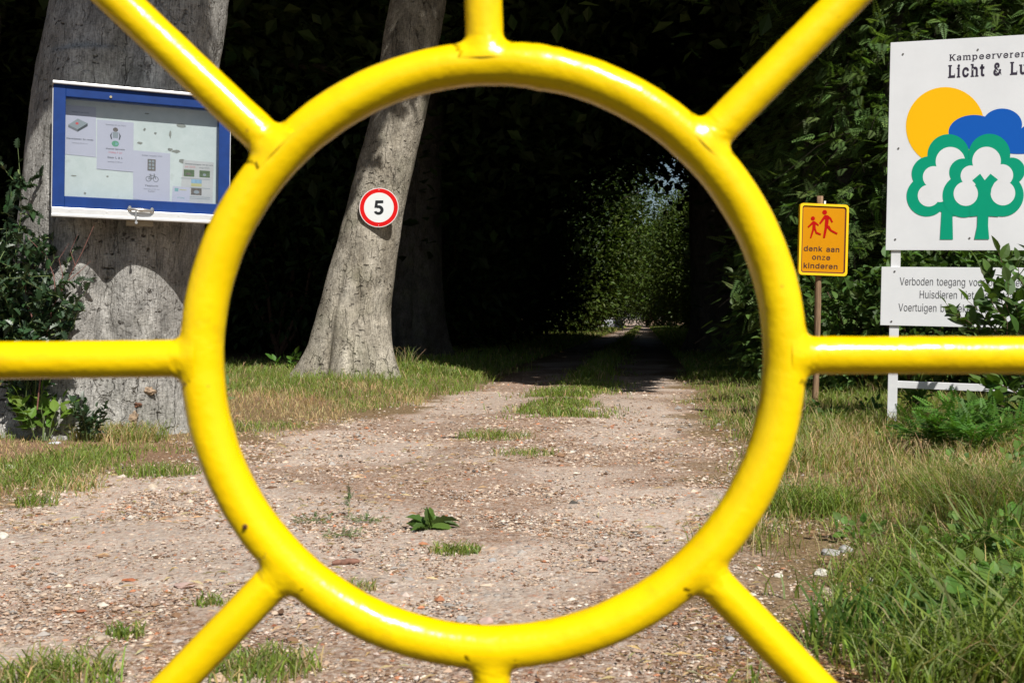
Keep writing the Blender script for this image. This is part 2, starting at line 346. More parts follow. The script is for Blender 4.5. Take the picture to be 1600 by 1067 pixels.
'o':(415,[[207,-8,174,-5,144,3,117,16,93,35,72,58,56,85,44,116,37,150,34,187,37,225,44,260,56,291,72,318,93,341,117,360,144,374,174,382,207,384,241,382,271,374,299,360,323,341,343,318,359,291,371,260,379,225,381,187,379,150,371,116,359,85,343,58,323,35,299,16,271,3,241,-5],[207,46,231,49,252,55,270,66,285,80,298,97,307,117,314,139,318,163,319,187,318,212,314,236,307,258,298,278,285,296,270,310,252,321,231,328,207,330,184,328,163,321,145,310,130,296,118,278,108,258,102,236,98,212,96,187,98,163,102,139,108,117,118,97,130,80,145,66,163,55,184,49]]),
'p':(424,[[53,-143,53,379,112,379,112,319,118,319,137,346,171,373,188,379,207,383,229,384,259,382,287,374,313,361,335,342,354,320,370,293,381,261,388,227,390,189,388,151,381,116,370,84,355,57,336,34,313,16,288,3,260,-6,229,-8,208,-7,189,-3,173,4,138,31,118,59,114,59,114,-143],[220,47,242,49,262,55,279,66,294,80,306,97,316,117,323,139,327,163,328,189,327,215,323,239,316,261,307,281,295,298,280,311,262,322,243,328,220,330,198,328,178,322,161,312,147,299,134,282,125,263,118,241,114,216,113,189,114,162,118,138,125,115,135,95,147,78,162,65,179,55,198,49]]),
'r':(259,[[53,0,53,379,112,379,112,321,115,321,124,339,137,354,152,367,171,377,191,383,213,385,229,384,243,384,243,322,230,324,207,326,190,324,174,321,159,315,146,306,135,296,126,284,119,269,115,254,114,237,114,0]]),
's':(365,[[182,-8,157,-7,133,-3,112,3,93,12,76,24,62,38,50,54,41,73,36,94,94,107,101,87,111,72,124,60,141,52,160,47,181,45,206,47,227,53,244,62,258,74,265,88,268,103,266,115,262,126,254,136,243,144,229,150,212,155,149,170,118,180,92,192,72,208,58,227,50,249,47,274,49,295,55,314,65,332,79,347,95,360,115,370,137,378,161,383,187,384,212,383,234,379,254,372,271,363,286,352,299,339,324,290,268,277,262,291,254,304,243,316,228,325,210,331,187,333,166,331,147,326,131,317,119,305,111,292,109,277,110,264,115,253,124,243,172,223,229,209,261,200,287,187,306,171,320,153,328,131,331,107,329,85,323,65,312,47,298,31,281,18,260,6,236,-2,210,-7]]),
't':(227,[[204,379,204,327,6,327,6,379],[65,471,126,471,126,98,127,83,130,70,136,61,144,55,156,51,170,50,185,51,202,54,213,2,192,-3,168,-4,138,-1,113,7,92,21,77,41,68,64,65,93]]),
'u':(410,[[182,-5,158,-3,135,2,115,11,97,23,82,39,69,59,60,82,54,109,53,139,53,379,114,379,114,144,116,117,124,94,137,75,154,61,175,53,200,50,218,51,234,55,249,62,263,71,274,83,283,97,290,113,295,132,296,153,296,379,357,379,357,0,298,0,298,92,307,92,294,60,277,35,257,17,234,5,209,-3]]),
'v':(389,[[163,0,17,379,84,379,165,155,187,87,206,21,184,21,203,87,224,155,305,379,371,379,226,0]]),
'z':(380,[[42,0,42,46,254,320,254,323,48,323,48,379,333,379,333,331,126,60,126,56,339,56,339,0]])}
CAP = max(GL['H'][1][0][1::2])
class MB:
    def __init__(s): s.V, s.Q, s.mi, s.n = [], [], [], 0
    def add(s, V, faces, m=0):
        V = np.asarray(V, float)
        for f in faces:
            s.Q.append([int(i) + s.n for i in f]); s.mi.append(m)
        s.V.append(V); s.n += len(V)
    def box(s, x0, x1, y0, y1, z0, z1, m=0, bev=0.0):
        if bev:
            bm = bmesh.new()
            bmesh.ops.create_cube(bm, size=1)
            for v in bm.verts:
                v.co = Vector((x0 + (x1 - x0) * (v.co.x + .5), y0 + (y1 - y0) * (v.co.y + .5), z0 + (z1 - z0) * (v.co.z + .5)))
            bmesh.ops.bevel(bm, geom=bm.edges[:], offset=bev, segments=2, profile=.6, affect='EDGES')
            bm.verts.ensure_lookup_table()
            s.add([v.co[:] for v in bm.verts], [[v.index for v in f.verts] for f in bm.faces], m)
            bm.free(); return
        V = [(x, y, z) for x in (x0, x1) for y in (y0, y1) for z in (z0, z1)]
        s.add(V, [(0, 1, 3, 2), (4, 6, 7, 5), (0, 4, 5, 1), (2, 3, 7, 6), (0, 2, 6, 4), (1, 5, 7, 3)], m)
    def flat(s, pts, y, m=0):            # polygon in the x-z plane facing -y
        a = sum(pts[i - 1][0] * pts[i][1] - pts[i][0] * pts[i - 1][1] for i in range(len(pts)))
        if a < 0: pts = pts[::-1]
        s.add([(p[0], y, p[1]) for p in pts], [list(range(len(pts)))] if len(pts) < 5 else
              [list(t) for t in tessellate_polygon([[Vector((p[0], p[1], 0)) for p in pts]])], m)
    def ell(s, cx, cz, rx, rz, y, m=0, k=40):
        s.flat([(cx + rx * math.cos(2 * math.pi * i / k), cz + rz * math.sin(2 * math.pi * i / k)) for i in range(k)], y, m)
    def ringp(s, cx, cz, r0, r1, y, m=0, k=64):
        a = np.arange(k) * 2 * np.pi / k
        V = [(cx + r * math.cos(t), y, cz + r * math.sin(t)) for r in (r0, r1) for t in a]
        s.add(V, [(i, k + i, k + (i + 1) % k, (i + 1) % k) for i in range(k)], m)
    def plate(s, pts, y0, y1, m=0, me=None):     # extruded polygon, front at y0 < back at y1
        k = len(pts)
        s.flat(pts, y0, m); s.flat(pts, y1, m)
        V = [(p[0], y, p[1]) for y in (y0, y1) for p in pts]
        s.add(V, [(i, (i + 1) % k, k + (i + 1) % k, k + i) for i in range(k)], m if me is None else me)
    def cyl(s, a, b, r, m=0, k=12, r2=None):
        V, F = tube_vf(np.array([a, b], float), np.array([r, r if r2 is None else r2]), k, caps=True)
        s.add(V, F, m)
    def text(s, st, x, z, y, width=None, cap=None, m=0, serif=False, slant=0, bold=0):
        """string from (x, z) baseline; scaled to a width or a cap height."""
        adv = sum(GL[c][0] + (60 if serif else 0) + 2 * bold for c in st)
        k = width / adv if width else cap / CAP
        kz = cap / CAP if cap else k
        ox = 0
        for c in st:
            a, cs = GL[c]
            cs = [list(zip(q[0::2], q[1::2])) for q in cs]
            raw = cs
            if bold and c != 'z': cs = [fatten(q, bold if area(cs[0]) > 0 else -bold) for q in cs]
            if cs:
                vs = [p for q in cs for p in q]
                for grp in islands(cs):
                    vs = [p for q in grp for p in q]
                    tr = tessellate_polygon([[Vector((p[0], p[1], 0)) for p in q] for q in grp])
                    s.add([(x + (ox + bold + p[0] + slant * p[1]) * k, y, z + p[1] * kz) for p in vs], [list(t) for t in tr], m)
                if serif:
                    for (l, r, h0, h1) in serifs(c, raw, bold):
                        s.flat([(x + (ox + bold + q) * k, z + h * kz) for q, h in ((l, h0), (r, h0), (r, h1), (l, h1))], y, m)
            ox += a + (60 if serif else 0) + 2 * bold
    def build(s, name, mats, parent=None, smooth=False, loc=None):
        V = np.concatenate(s.V)
        me = bpy.data.meshes.new(name)
        me.from_pydata(V.tolist(), [], s.Q)
        for m in (mats if isinstance(mats, (list, tuple)) else [mats]): me.materials.append(m)
        me.polygons.foreach_set("material_index", np.array(s.mi, np.int32))
        me.polygons.foreach_set("use_smooth", np.full(len(s.Q), smooth))
        me.update()
        o = bpy.data.objects.new(name, me)
        if loc is not None: o.location = tuple(float(c) for c in loc)
        return link(o, parent)
def fatten(q, d):
    q = [np.array(p, float) for p in q]
    k = len(q); out = []
    for i in range(k):
        a, b, c = q[i - 1], q[i], q[(i + 1) % k]
        e1, e2 = b - a, c - b
        e1 /= max(np.hypot(*e1), 1e-6); e2 /= max(np.hypot(*e2), 1e-6)
        n1, n2_ = np.array([e1[1], -e1[0]]), np.array([e2[1], -e2[0]])
        nn = n1 + n2_; L = max(np.dot(nn, nn) / 2, .75)
        out.append(tuple(b - FAT * d * nn / L))
    return out
FAT = -1
def area(q): return sum(q[i - 1][0] * q[i][1] - q[i][0] * q[i - 1][1] for i in range(len(q)))
def islands(cs):
    """each outline with the holes inside it"""
    big = max(cs, key=lambda q: abs(area(q)))
    sg = area(big) > 0
    outs = [q for q in cs if (area(q) > 0) == sg]
    def box(q): return min(p[0] for p in q), max(p[0] for p in q), min(p[1] for p in q), max(p[1] for p in q)
    res = [[q] for q in outs]
    for q in cs:
        if (area(q) > 0) != sg:
            b = box(q)
            for g in res:
                o = box(g[0])
                if o[0] <= b[0] and o[1] >= b[1] and o[2] <= b[2] and o[3] >= b[3]: g.append(q); break
    return res
def serifs(c, cs, bd=0):
    """small slab feet beside every stem end that is flat"""
    out = []
    for q in cs:
        for i in range(len(q)):
            a, b = q[i - 1], q[i]
            if abs(a[1] - b[1]) < 3 and 25 < abs(a[0] - b[0]) < 110:
                l, r, h = min(a[0], b[0]) - bd, max(a[0], b[0]) + bd, a[1]
                if (abs(h) < 12 and c in 'Kmnihrkl') or (c == 'p' and h < -50):
                    out += [(l - 46, l, h - bd, h + 26), (r, r + 46, h - bd, h + 26)]
                elif h > 200 and c in 'KLmnhipruv':
                    out += [(l - 50, l, h - 30, h + bd)]
                    if c in 'KLv': out += [(r, r + 46, h - 30, h + bd)]
            if c == 'L' and abs(a[1] - b[1]) < 3 and abs(a[1]) < 12 and abs(a[0] - b[0]) > 150:
                out += [(min(a[0], b[0]) - bd - 50, min(a[0], b[0]) - bd, -bd, 30), (max(a[0], b[0]) - 34 + bd, max(a[0], b[0]) + bd, 62 + bd, 150)]
    return out
def tube_vf(path, rad, k=12, caps=False, mod=None, closed=False):
    path = np.asarray(path, float); m = len(path)
    rad = np.broadcast_to(np.asarray(rad, float), (m,))
    T = np.gradient(path, axis=0) if not closed else np.roll(path, -1, 0) - np.roll(path, 1, 0)
    T /= np.linalg.norm(T, axis=1)[:, None]
    up = np.array([0., 1., 0.]) if abs(T[0][1]) < .9 else np.array([1., 0., 0.])
    A = np.empty_like(T); a = up
    for i in range(m):
        a = a - T[i] * np.dot(a, T[i]); a /= np.linalg.norm(a); A[i] = a
    B = np.cross(T, A)
    th = np.arange(k) * 2 * np.pi / k
    r = rad[:, None] * (np.ones((m, k)) if mod is None else mod)
    V = path[:, None] + r[..., None] * (np.cos(th)[None, :, None] * A[:, None] + np.sin(th)[None, :, None] * B[:, None])
    V = V.reshape(-1, 3)
    F = []
    for i in range(m if closed else m - 1):
        j = (i + 1) % m
        ii = np.arange(k); jj = (ii + 1) % k
        F.append(np.stack([i * k + ii, i * k + jj, j * k + jj, j * k + ii], -1))
    F = np.concatenate(F)
    if caps:
        return V, [list(f) for f in F] + [list(range(k))[::-1], [(m - 1) * k + q for q in range(k)]]
    return V, F
class Plane:
    """an upright panel: e runs right along it, u up, n towards the viewer; O its origin"""
    def __init__(s, O, yaw, roll=0, pitch=0):
        s.M = Matrix.Translation(Vector(O)) @ Matrix.Rotation(yaw, 4, 'Z') @ Matrix.Rotation(roll, 4, 'Y') @ Matrix.Rotation(pitch, 4, 'X')
        s.I = s.M.inverted()
    def at(s, u, v, off=0):              # local (x, z) where the sight line of photo point (u, v) meets the plane y = off
        c = s.I @ Vector((0, 0, EYE)); d = (s.I.to_3x3() @ Vector(((u - 800) / FPX, 1, (HZ - v) / FPX)))
        t = (off - c.y) / d.y
        p = c + d * t
        return p.x, p.z
    def put(s, o): o.matrix_world = s.M
# ================================================================== GROUND
def ground():
    ys = np.concatenate([np.linspace(-120, -2, 24), np.linspace(-1.5, 1.8, 24), np.arange(2.0, 15, .03), np.geomspace(15, 130, 150), np.geomspace(135, 900, 24)])
    xs0 = np.concatenate([-np.geomspace(400, 5.2, 50), np.arange(-5, 5.01, .035), np.geomspace(5.2, 400, 60)])
    X, Y = np.meshgrid(xs0, ys)
    X = X + np.where(Y > 0, .1 * np.clip(Y, 0, 130), 0) * np.exp(-(X / 40) ** 2)
    x, y = X.ravel(), Y.ravel()
    near = np.exp(-np.maximum(y - 9, 0) / 6) * (np.abs(x) < 8)
    z = gz(x, y) + near * (n2(x, y, 5, 8, 3) * .006 + n2(x, y, 22, 5, 2) * .003)
    h, wd = X.shape
    i = np.arange(h * wd).reshape(h, wd)
    q = np.stack([i[:-1, :-1], i[:-1, 1:], i[1:, 1:], i[1:, :-1]], -1).reshape(-1, 4)
    e = np.minimum(x - xl(y), xr(y) - x) + n2(x, y, 2.2, 31, 4) * .28
    path = sstep(-.12, .22, e)
    path = path * sstep(1.75, 2.05, y)  # unseen near side kept off the pale path, for less bounce light
    xc = .5 * (xl(y) + xr(y))
    litter = sstep(.0, .5, n2(x, y, 1.1, 41, 4) + .6 * np.exp(-((x - xc) / .62) ** 2) * sstep(3.6, 5.2, y) + .6 * np.exp(-(e / .3) ** 2) - .08)
    strip = np.exp(-((x - xc) / .38) ** 2) * sstep(8.6, 10, y)
    path = path * (1 - .8 * strip)
    green = sstep(-.15, .35, n2(x, y, .9, 51, 3) + .2)
    o = mesh("ground", np.stack([x, y, z], -1), [q], GROUND, smooth=True, col=np.stack([path, litter, green], -1))
    tag(o, kind="structure")
def ground_mat():
    m, nt, p = new_mat("ground_earth_and_gravel"); n = N(nt)
    tc = n("ShaderNodeTexCoord").outputs["Object"]
    a = n("ShaderNodeAttribute", attribute_name="col")
    sep = n("ShaderNodeSeparateColor"); n.l(a.outputs["Color"], sep.inputs[0])
    path, lit, grn = sep.outputs
    def chips(sc, seed):
        vo = n("ShaderNodeTexVoronoi", feature='F1'); vo.inputs["Scale"].default_value = sc; vo.inputs["Randomness"].default_value = 1
        n.l(mapping(n, tc, (1, .8, 1)), vo.inputs["Vector"])
        s2 = n("ShaderNodeSeparateColor"); n.l(vo.outputs["Color"], s2.inputs[0])
        c = ramp(n, s2.outputs[0], [(0, (.60, .52, .44)), (.22, (.50, .40, .32)), (.42, (.40, .31, .25)), (.58, (.52, .47, .42)), (.72, (.26, .17, .12)), (.84, (.33, .31, .30)), (.93, (.46, .20, .11)), (1, (.70, .64, .57))])
        return c, vo.outputs["Distance"], s2.outputs[1]
    c1, d1, s1 = chips(95, 0)
    c2, d2, s2 = chips(34, 1)
    dirt = ramp(n, noise(n, tc, 38, 6, .7), [(.33, (.34, .225, .155)), (.5, (.58, .455, .35)), (.66, (.74, .62, .50))])
    c3, d3, s3 = chips(58, 2)
    c = mixc(n, .66, dirt, c1)
    c = mixc(n, .32, c, c3)
    big = math_(n, 'MULTIPLY', ramp(n, d2, [(.28, 1), (.4, 0)]), ramp(n, s2, [(.62, 0), (.66, 1)]))
    c = mixc(n, big, c, c2)
    lt = ramp(n, noise(n, mapping(n, tc, (1, 1, 1)), 60, 5, .7), [(.36, (.10, .05, .028)), (.53, (.25, .135, .075)), (.66, (.42, .27, .17))])
    ltm = math_(n, 'MULTIPLY', lit, ramp(n, noise(n, tc, 48, 7, .8), [(.40, .0), (.58, .95)]))
    c = mixc(n, ltm, c, lt)
    lg = ramp(n, noise(n, tc, 1.3, 3), [(.3, .84), (.7, 1.08)])
    c = mixc(n, 1.0, c, lg, 'MULTIPLY')
    soil = ramp(n, noise(n, tc, 60, 8, .8), [(.36, (.08, .045, .028)), (.5, (.22, .13, .08)), (.64, (.42, .31, .19))])
    sg = ramp(n, noise(n, tc, 70, 8, .8), [(.38, (.06, .05, .02)), (.5, (.15, .12, .05)), (.62, (.34, .26, .14))])
    soil = mixc(n, math_(n, 'MULTIPLY', grn, .5), soil, sg)
    sy = n("ShaderNodeSeparateXYZ"); n.l(tc, sy.inputs[0])
    soil = mixc(n, math_(n, 'LESS_THAN', sy.outputs[1], 1.9), soil, (.055, .05, .045))  # unseen ground before the gate, darkened to cut bounce onto its underside
    c = mixc(n, path, soil, c)
    n.l(c, p.inputs["Base Color"])
    p.inputs["Roughness"].default_value = .92; p.inputs["Specular IOR Level"].default_value = .15
    hgt = math_(n, 'ADD', math_(n, 'MULTIPLY', ramp(n, d1, [(0, 1), (.5, 0)]), .35), math_(n, 'MULTIPLY', big, .7))
    hgt = math_(n, 'ADD', hgt, math_(n, 'MULTIPLY', noise(n, tc, 60, 5, .7), .7))
    n.l(bump(n, hgt, .9, .008), p.inputs["Normal"])
    return m
GROUND = ground_mat()
ground()

# loose gravel: far too many chips to count
def gravel():
    def field(n, y0, y1, s0, s1, seed):
        r = np.random.RandomState(seed)
        y = 1 / (1 / y0 - r.rand(n) * (1 / y0 - 1 / y1))
        x = (r.rand(n) * 2 - 1) * .50 * y
        e = np.minimum(x - xl(y), xr(y) - x) + n2(x, y, 2.2, 31, 4) * .28
        keep = r.rand(n) < sstep(-.65, .15, e) * (.35 + .65 * sstep(-.5, .3, n2(x, y, 1.5, 61, 3)))
        x, y = x[keep], y[keep]; n = len(x)
        s = (s0 + (s1 - s0) * r.rand(n) ** 4) * np.clip(y / 4.5, .9, 1.7)
        oct_ = np.array([(1, 0, 0), (.3, .95, 0), (-.8, .6, 0), (-.8, -.6, 0), (.3, -.95, 0), (.1, .1, .8), (-.1, 0, -.8)], float)
        V = oct_[None] * (1 + .7 * (r.rand(n, 7, 1) - .5)) + (r.rand(n, 7, 3) - .5) * .35
        V = V * s[:, None, None] * np.stack([.8 + .8 * r.rand(n), .7 + .5 * r.rand(n), .4 + .45 * r.rand(n)], -1)[:, None]
        a = r.rand(n) * 6.28; ca, sa = np.cos(a)[:, None], np.sin(a)[:, None]
        X = V[..., 0] * ca - V[..., 1] * sa + x[:, None]; Yv = V[..., 0] * sa + V[..., 1] * ca + y[:, None]
        Z = V[..., 2] + gz(x, y)[:, None] + s[:, None] * .12
        f = np.array([(i, (i + 1) % 5, 5) for i in range(5)] + [((i + 1) % 5, i, 6) for i in range(5)])
        F = (f[None] + 7 * np.arange(n)[:, None, None]).reshape(-1, 3)
        pal = np.array([(.60, .53, .44), (.52, .41, .31), (.42, .30, .215), (.34, .31, .28), (.22, .13, .075), (.15, .085, .05), (.44, .19, .10), (.09, .08, .07), (.58, .47, .40)])
        c = pal[r.choice(9, n, p=[.08, .26, .23, .08, .15, .08, .045, .015, .06])] * (.75 + .5 * r.rand(n, 1))
        return np.stack([X, Yv, Z], -1).reshape(-1, 3), F, np.repeat(c, 7, 0)
    A = [field(105000, 2.2, 9, .0022, .0078, 1), field(62000, 4, 16, .0032, .011, 2), field(1500, 2.2, 13, .009, .02, 3)]
    off, Vs, Fs, Cs = 0, [], [], []
    for V, F, c in A:
        Vs.append(V); Fs.append(F + off); Cs.append(c); off += len(V)
    o = mesh("gravel", np.concatenate(Vs), [np.concatenate(Fs)], STONEC, col=np.concatenate(Cs))
    tag(o, "loose pale gravel, brick crumbs and brown litter on the track", "gravel", kind="stuff")
gravel()

# dead leaves and straw lying about
def litter():
    r = np.random.RandomState(71)
    n = 60000
    y = 1 / (1 / 2.3 - r.rand(n) * (1 / 2.3 - 1 / 15))
    x = (r.rand(n) * 2 - 1) * .5 * y
    e = np.minimum(x - xl(y), xr(y) - x) + n2(x, y, 2.2, 31, 4) * .28
    xc = .5 * (xl(y) + xr(y))
    p = np.exp(-(e / .32) ** 2) + .5 * np.exp(-((x - xc) / .4) ** 2) + .3 * (e < -.2) + .07
    k = r.rand(n) < p * sstep(-.35, .45, n2(x, y, 1.6, 72, 3) + .1)
    x, y, e = x[k], y[k], e[k]; n = len(x)
    straw = r.rand(n) < .35
    L = np.where(straw, .02 + .05 * r.rand(n) * np.clip(y / 5, .5, 1), .006 + .016 * r.rand(n) ** 3); W = np.where(straw, .0018, L * .55)
    a = r.rand(n) * 6.28
    D = np.stack([np.cos(a), np.sin(a), .25 * r.rand(n) - .02], -1)
    Nn = np.stack([.5 * r.randn(n), .5 * r.randn(n), np.ones(n)], -1)
    c = np.where(straw[:, None], tint(r, n, (.55, .42, .24), .35), tint(r, n, (.20, .10, .05), .6, .2))
    t = (np.array([(0, 0, 0), (.5, -.5, .1), (1, 0, -.02), (.45, .5, .12)], float), np.array([(0, 1, 2), (0, 2, 3)]), np.zeros((0, 4), int))
    o = leaves("leaf_litter", [cloud(np.stack([x, y, gz(x, y) + .004 + .004 * r.rand(n)], -1), D, Nn, L, W, c, t)], LEAF)
    tag(o, "brown dead leaves and straw lying on the track edges and verges", "litter", kind="stuff")

# ================================================================== GATE
GY = 1.13
GC = px(771, 555, GY); GS = GY / FPX
RC, RT = 455 * GS, 33.5 * GS
def gate():
    g = thing("metal_gate", (GC[0], GY, 0), "bright yellow tubular metal gate with a ring and eight spokes, closest to the camera", "gate")
    L = np.array([GC[0], GY, 0])
    k = 260
    a = np.arange(k) * 2 * np.pi / k
    path = np.stack([RC * np.cos(a), 0 * a, GC[2] + RC * np.sin(a)], -1)
    m = 40
    mod = np.ones((k, m))
    V, F = tube_vf(path, RT, m, mod=mod, closed=True)
    # weld scar of the ring's own joint, a little right of the top
    ja = math.radians(81)
    d = np.abs((a - ja + math.pi) % (2 * math.pi) - math.pi) * RC
    bumpv = np.repeat(np.exp(-(d / .006) ** 2) * .0022 + np.exp(-((d - .016) / .007) ** 2) * .001, m)
    cen = np.repeat(path, m, 0)
    nr = (V - cen) / np.linalg.norm(V - cen, axis=1)[:, None]
    V = V + nr * (bumpv * (.6 + .8 * np.abs(vnoise(V * 180, 4))) + .00035 * fbm(V * 60, 5, 3))[:, None]
    mesh("ring", V, [F], YELLOW, g, smooth=True)
    rs = 29.5 * GS
    for i, (ang, end) in enumerate(((0, .73), (45.2, .83), (91.6, .60), (136.6, .83), (180.6, .73), (225.8, .84), (269.6, .60), (314.2, .84))):
        t = math.radians(ang)
        u = np.array([math.cos(t), 0, math.sin(t)])
        s = np.concatenate([np.linspace(RC + .1 * RT, RC + RT + .03, 70), np.linspace(RC + RT + .04, end, 40)])
        pth = np.outer(s, u) + np.array([0, 0, GC[2]])
        e = s - (RC + RT)
        rad = rs * np.ones_like(e)
        V, F = tube_vf(pth, rad, 56)
        cen = np.repeat(pth, 56, 0)
        nr = (V - cen) / np.linalg.norm(V - cen, axis=1)[:, None]
        # weld: the spoke's skin swells to the smooth union of spoke and ring
        ee = np.repeat(e, 56)
        q = np.linspace(rs * .96, rs + .016, 70)
        kk = .0105
        W = cen[:, None] + nr[:, None] * q[None, :, None] - np.array([0, 0, GC[2]])
        dt = np.sqrt((np.sqrt(W[..., 0] ** 2 + W[..., 2] ** 2) - RC) ** 2 + W[..., 1] ** 2) - RT
        dc = np.broadcast_to(q - rs, dt.shape)
        hh = np.maximum(kk - np.abs(dt - dc), 0) / kk
        f = np.minimum(dt, dc) - hh * hh * kk / 4
        first = np.argmax(f >= 0, axis=1)
        ok = (f[:, -1] >= 0)
        r0 = np.where(ok, q[first], rs)
        fi = np.maximum(first, 1); ii = np.arange(len(f))
        t0 = f[ii, fi - 1] / (f[ii, fi - 1] - f[ii, fi] + 1e-12)
        r0 = np.where(ok & (first > 0), q[fi - 1] + (q[fi] - q[fi - 1]) * np.clip(t0, 0, 1), r0)
        near = np.exp(-((ee - .001) / .008) ** 2)
        r0 = r0 + np.where(ok, near * .0008 * (.4 + fbm(V * 130 + i, 9, 3)), 0) + .0003 * fbm(V * 60 + 3 * i, 6, 3)
        V = cen + nr * r0[:, None]
        mesh("spoke", V, [F], YELLOW, g, smooth=True)
    zt, zb = GC[2] + .6, GC[2] - .6
    for nm, z in (("top_rail", zt), ("bottom_rail", zb)):
        b = MB(); b.cyl((-.93, 0, z), (.93, 0, z), .024, k=24); b.build(nm, YELLOW, g, True)
    for sx in (-.75, .75):
        b = MB(); b.cyl((sx, 0, -.05), (sx, 0, zt + .05), .024, k=24); b.build("stile", YELLOW, g, True)
    # one rust pimple low on the left of the ring
    q = px(392, 811, GY) - L
    b = MB(); c = np.array([math.cos(math.radians(214.5)), 0, math.sin(math.radians(214.5))])
    ctr = np.array([0, 0, GC[2]]) + c * (RC + .004)
    b.cyl(ctr + (0, -RT * .6, 0), ctr + (0, -RT - .0016, 0), .0042, k=10, r2=.0026)
    b.build("rust_spot", plain("rust", (.12, .045, .015), .9, dirt=.6, sc=300), g, True)
gate()

# ================================================================== TREES
def trunk_mesh(name, pts, rad, loc, mat, parent, k=72, step=.06, lobes=None, amp=.02, seed=0, top=True, k0=0):
    """pts: (z, x, y) centre line rel. to loc"""
    pts = np.array(pts, float); rad = np.array(rad, float)
    zz = np.arange(pts[0, 0], pts[-1, 0], step)
    P = np.stack([np.interp(zz, pts[:, 0], pts[:, 1]), np.interp(zz, pts[:, 0], pts[:, 2]), zz], -1)
    ker = np.ones(9) / 9
    for c in (0, 1):
        q = np.pad(P[:, c], 4, mode='edge'); P[:, c] = np.convolve(q, ker, 'valid')
    r = np.interp(zz, pts[:, 0], rad); r = np.convolve(np.pad(r, 4, mode='edge'), ker, 'valid')
    th = np.arange(k) * 2 * np.pi / k
    Z, T = np.meshgrid(zz, th, indexing='ij')
    M = np.ones_like(Z)
    if lobes is not None: M = lobes(Z, T)
    rr = r[:, None] * M
    V = np.stack([P[:, 0][:, None] + rr * np.cos(T), P[:, 1][:, None] + rr * np.sin(T), Z], -1).reshape(-1, 3)
    nr = np.stack([np.cos(T), np.sin(T), 0 * T], -1).reshape(-1, 3)
    dsp = amp * fbm(V * np.array([2.2, 2.2, 1.2]) + seed, seed, 3) + amp * .35 * fbm(V * np.array([9, 9, 5]) + seed, seed + 9, 3)
    V = V + nr * dsp[:, None]
    i = np.arange(len(zz) * k).reshape(len(zz), k)
    j = np.roll(i, -1, 1)
    F = np.stack([i[:-1], j[:-1], j[1:], i[1:]], -1).reshape(-1, 4)
    return mesh(name, V, [F], mat, parent, smooth=True)

# leaf outlines: rows (along, half width)
def leaf_tpl(t, wd, fold=.12, droop=.15):
    V, T3, Q4 = [], [], []
    prev = None
    for a, h in zip(t, wd):
        z = -droop * a * a
        if h == 0:
            V.append((a, 0, z)); cur = [len(V) - 1]
        else:
            V += [(a, -h, z + fold * h), (a, 0, z), (a, h, z + fold * h)]; cur = [len(V) - 3, len(V) - 2, len(V) - 1]
        if prev is not None:
            if len(prev) == 1 and len(cur) == 3:
                T3 += [(prev[0], cur[0], cur[1]), (prev[0], cur[1], cur[2])]
            elif len(prev) == 3 and len(cur) == 3:
                Q4 += [(prev[0], cur[0], cur[1], prev[1]), (prev[1], cur[1], cur[2], prev[2])]
            elif len(prev) == 3:
                T3 += [(prev[0], cur[0], prev[1]), (prev[1], cur[0], prev[2])]
        prev = cur
    return np.array(V, float), np.array(T3, int).reshape(-1, 3), np.array(Q4, int).reshape(-1, 4)
DIAMOND = (np.array([(0, 0, 0), (.5, -.5, .08), (1, 0, -.06), (.45, .5, .08)], float), np.array([(0, 1, 2), (0, 2, 3)]), np.zeros((0, 4), int))
OVATE = leaf_tpl([0, .12, .35, .62, .85, 1], [0, .26, .48, .42, .2, 0])
LANCE = leaf_tpl([0, .15, .4, .7, 1], [0, .35, .5, .36, 0], .3, .25)
HOLLY = leaf_tpl([0, .12, .22, .34, .45, .57, .68, .8, .88, 1], [0, .40, .24, .52, .28, .5, .26, .36, .16, 0], .5, .12)
def fern_tpl():
    Vs, T3, n = [], [], 0
    for i in range(9):
        t = .08 + i * .1
        ln = .34 * (1 - t) ** .7 + .03
        for sgn in (-1, 1):
            base = np.array([t, 0, -.1 * t * t]); d = np.array([.45, sgn * 1, -.1]); d /= np.linalg.norm(d)
            sd = np.array([d[1] * sgn, -d[0] * sgn, 0]) * .045
            Vs += [base, base + d * ln * .5 + sd, base + d * ln, base + d * ln * .5 - sd]
            T3 += [(n, n + 1, n + 2), (n, n + 2, n + 3)]; n += 4
    return np.array(Vs), np.array(T3), np.zeros((0, 4), int)
FERN = fern_tpl()
def unit(a): return a / np.maximum(np.linalg.norm(a, axis=-1, keepdims=True), 1e-9)
def cloud(P, D, Nn, L, W, col, tpl=DIAMOND):
    """leaves at P, pointing along D, face along Nn -> V, tris, quads, colours"""
    n = len(P); D = unit(D); S = unit(np.cross(Nn, D)); U = np.cross(D, S)
    t, T3, Q4 = tpl
    L = np.broadcast_to(L, (n,)); W = np.broadcast_to(W, (n,))
    V = P[:, None] + t[None, :, 0:1] * (D * L[:, None])[:, None] + t[None, :, 1:2] * (S * W[:, None])[:, None] + t[None, :, 2:3] * (U * L[:, None])[:, None]
    o = len(t) * np.arange(n)[:, None, None]
    return V.reshape(-1, 3), (T3[None] + o).reshape(-1, 3), (Q4[None] + o).reshape(-1, 4), np.repeat(np.broadcast_to(col, (n, 3)), len(t), 0)
def merge(parts):
    V, T, Q, C, off = [], [], [], [], 0
    for v, t, q, c in parts:
        V.append(v); T.append(t + off); Q.append(q + off); C.append(c); off += len(v)
    return np.concatenate(V), np.concatenate(T), np.concatenate(Q), np.concatenate(C)
def leaves(name, parts, mat, parent=None, loc=None):
    V, T, Q, C = merge(parts)
    return mesh(name, V, [T, Q], mat, parent, col=C, loc=loc)
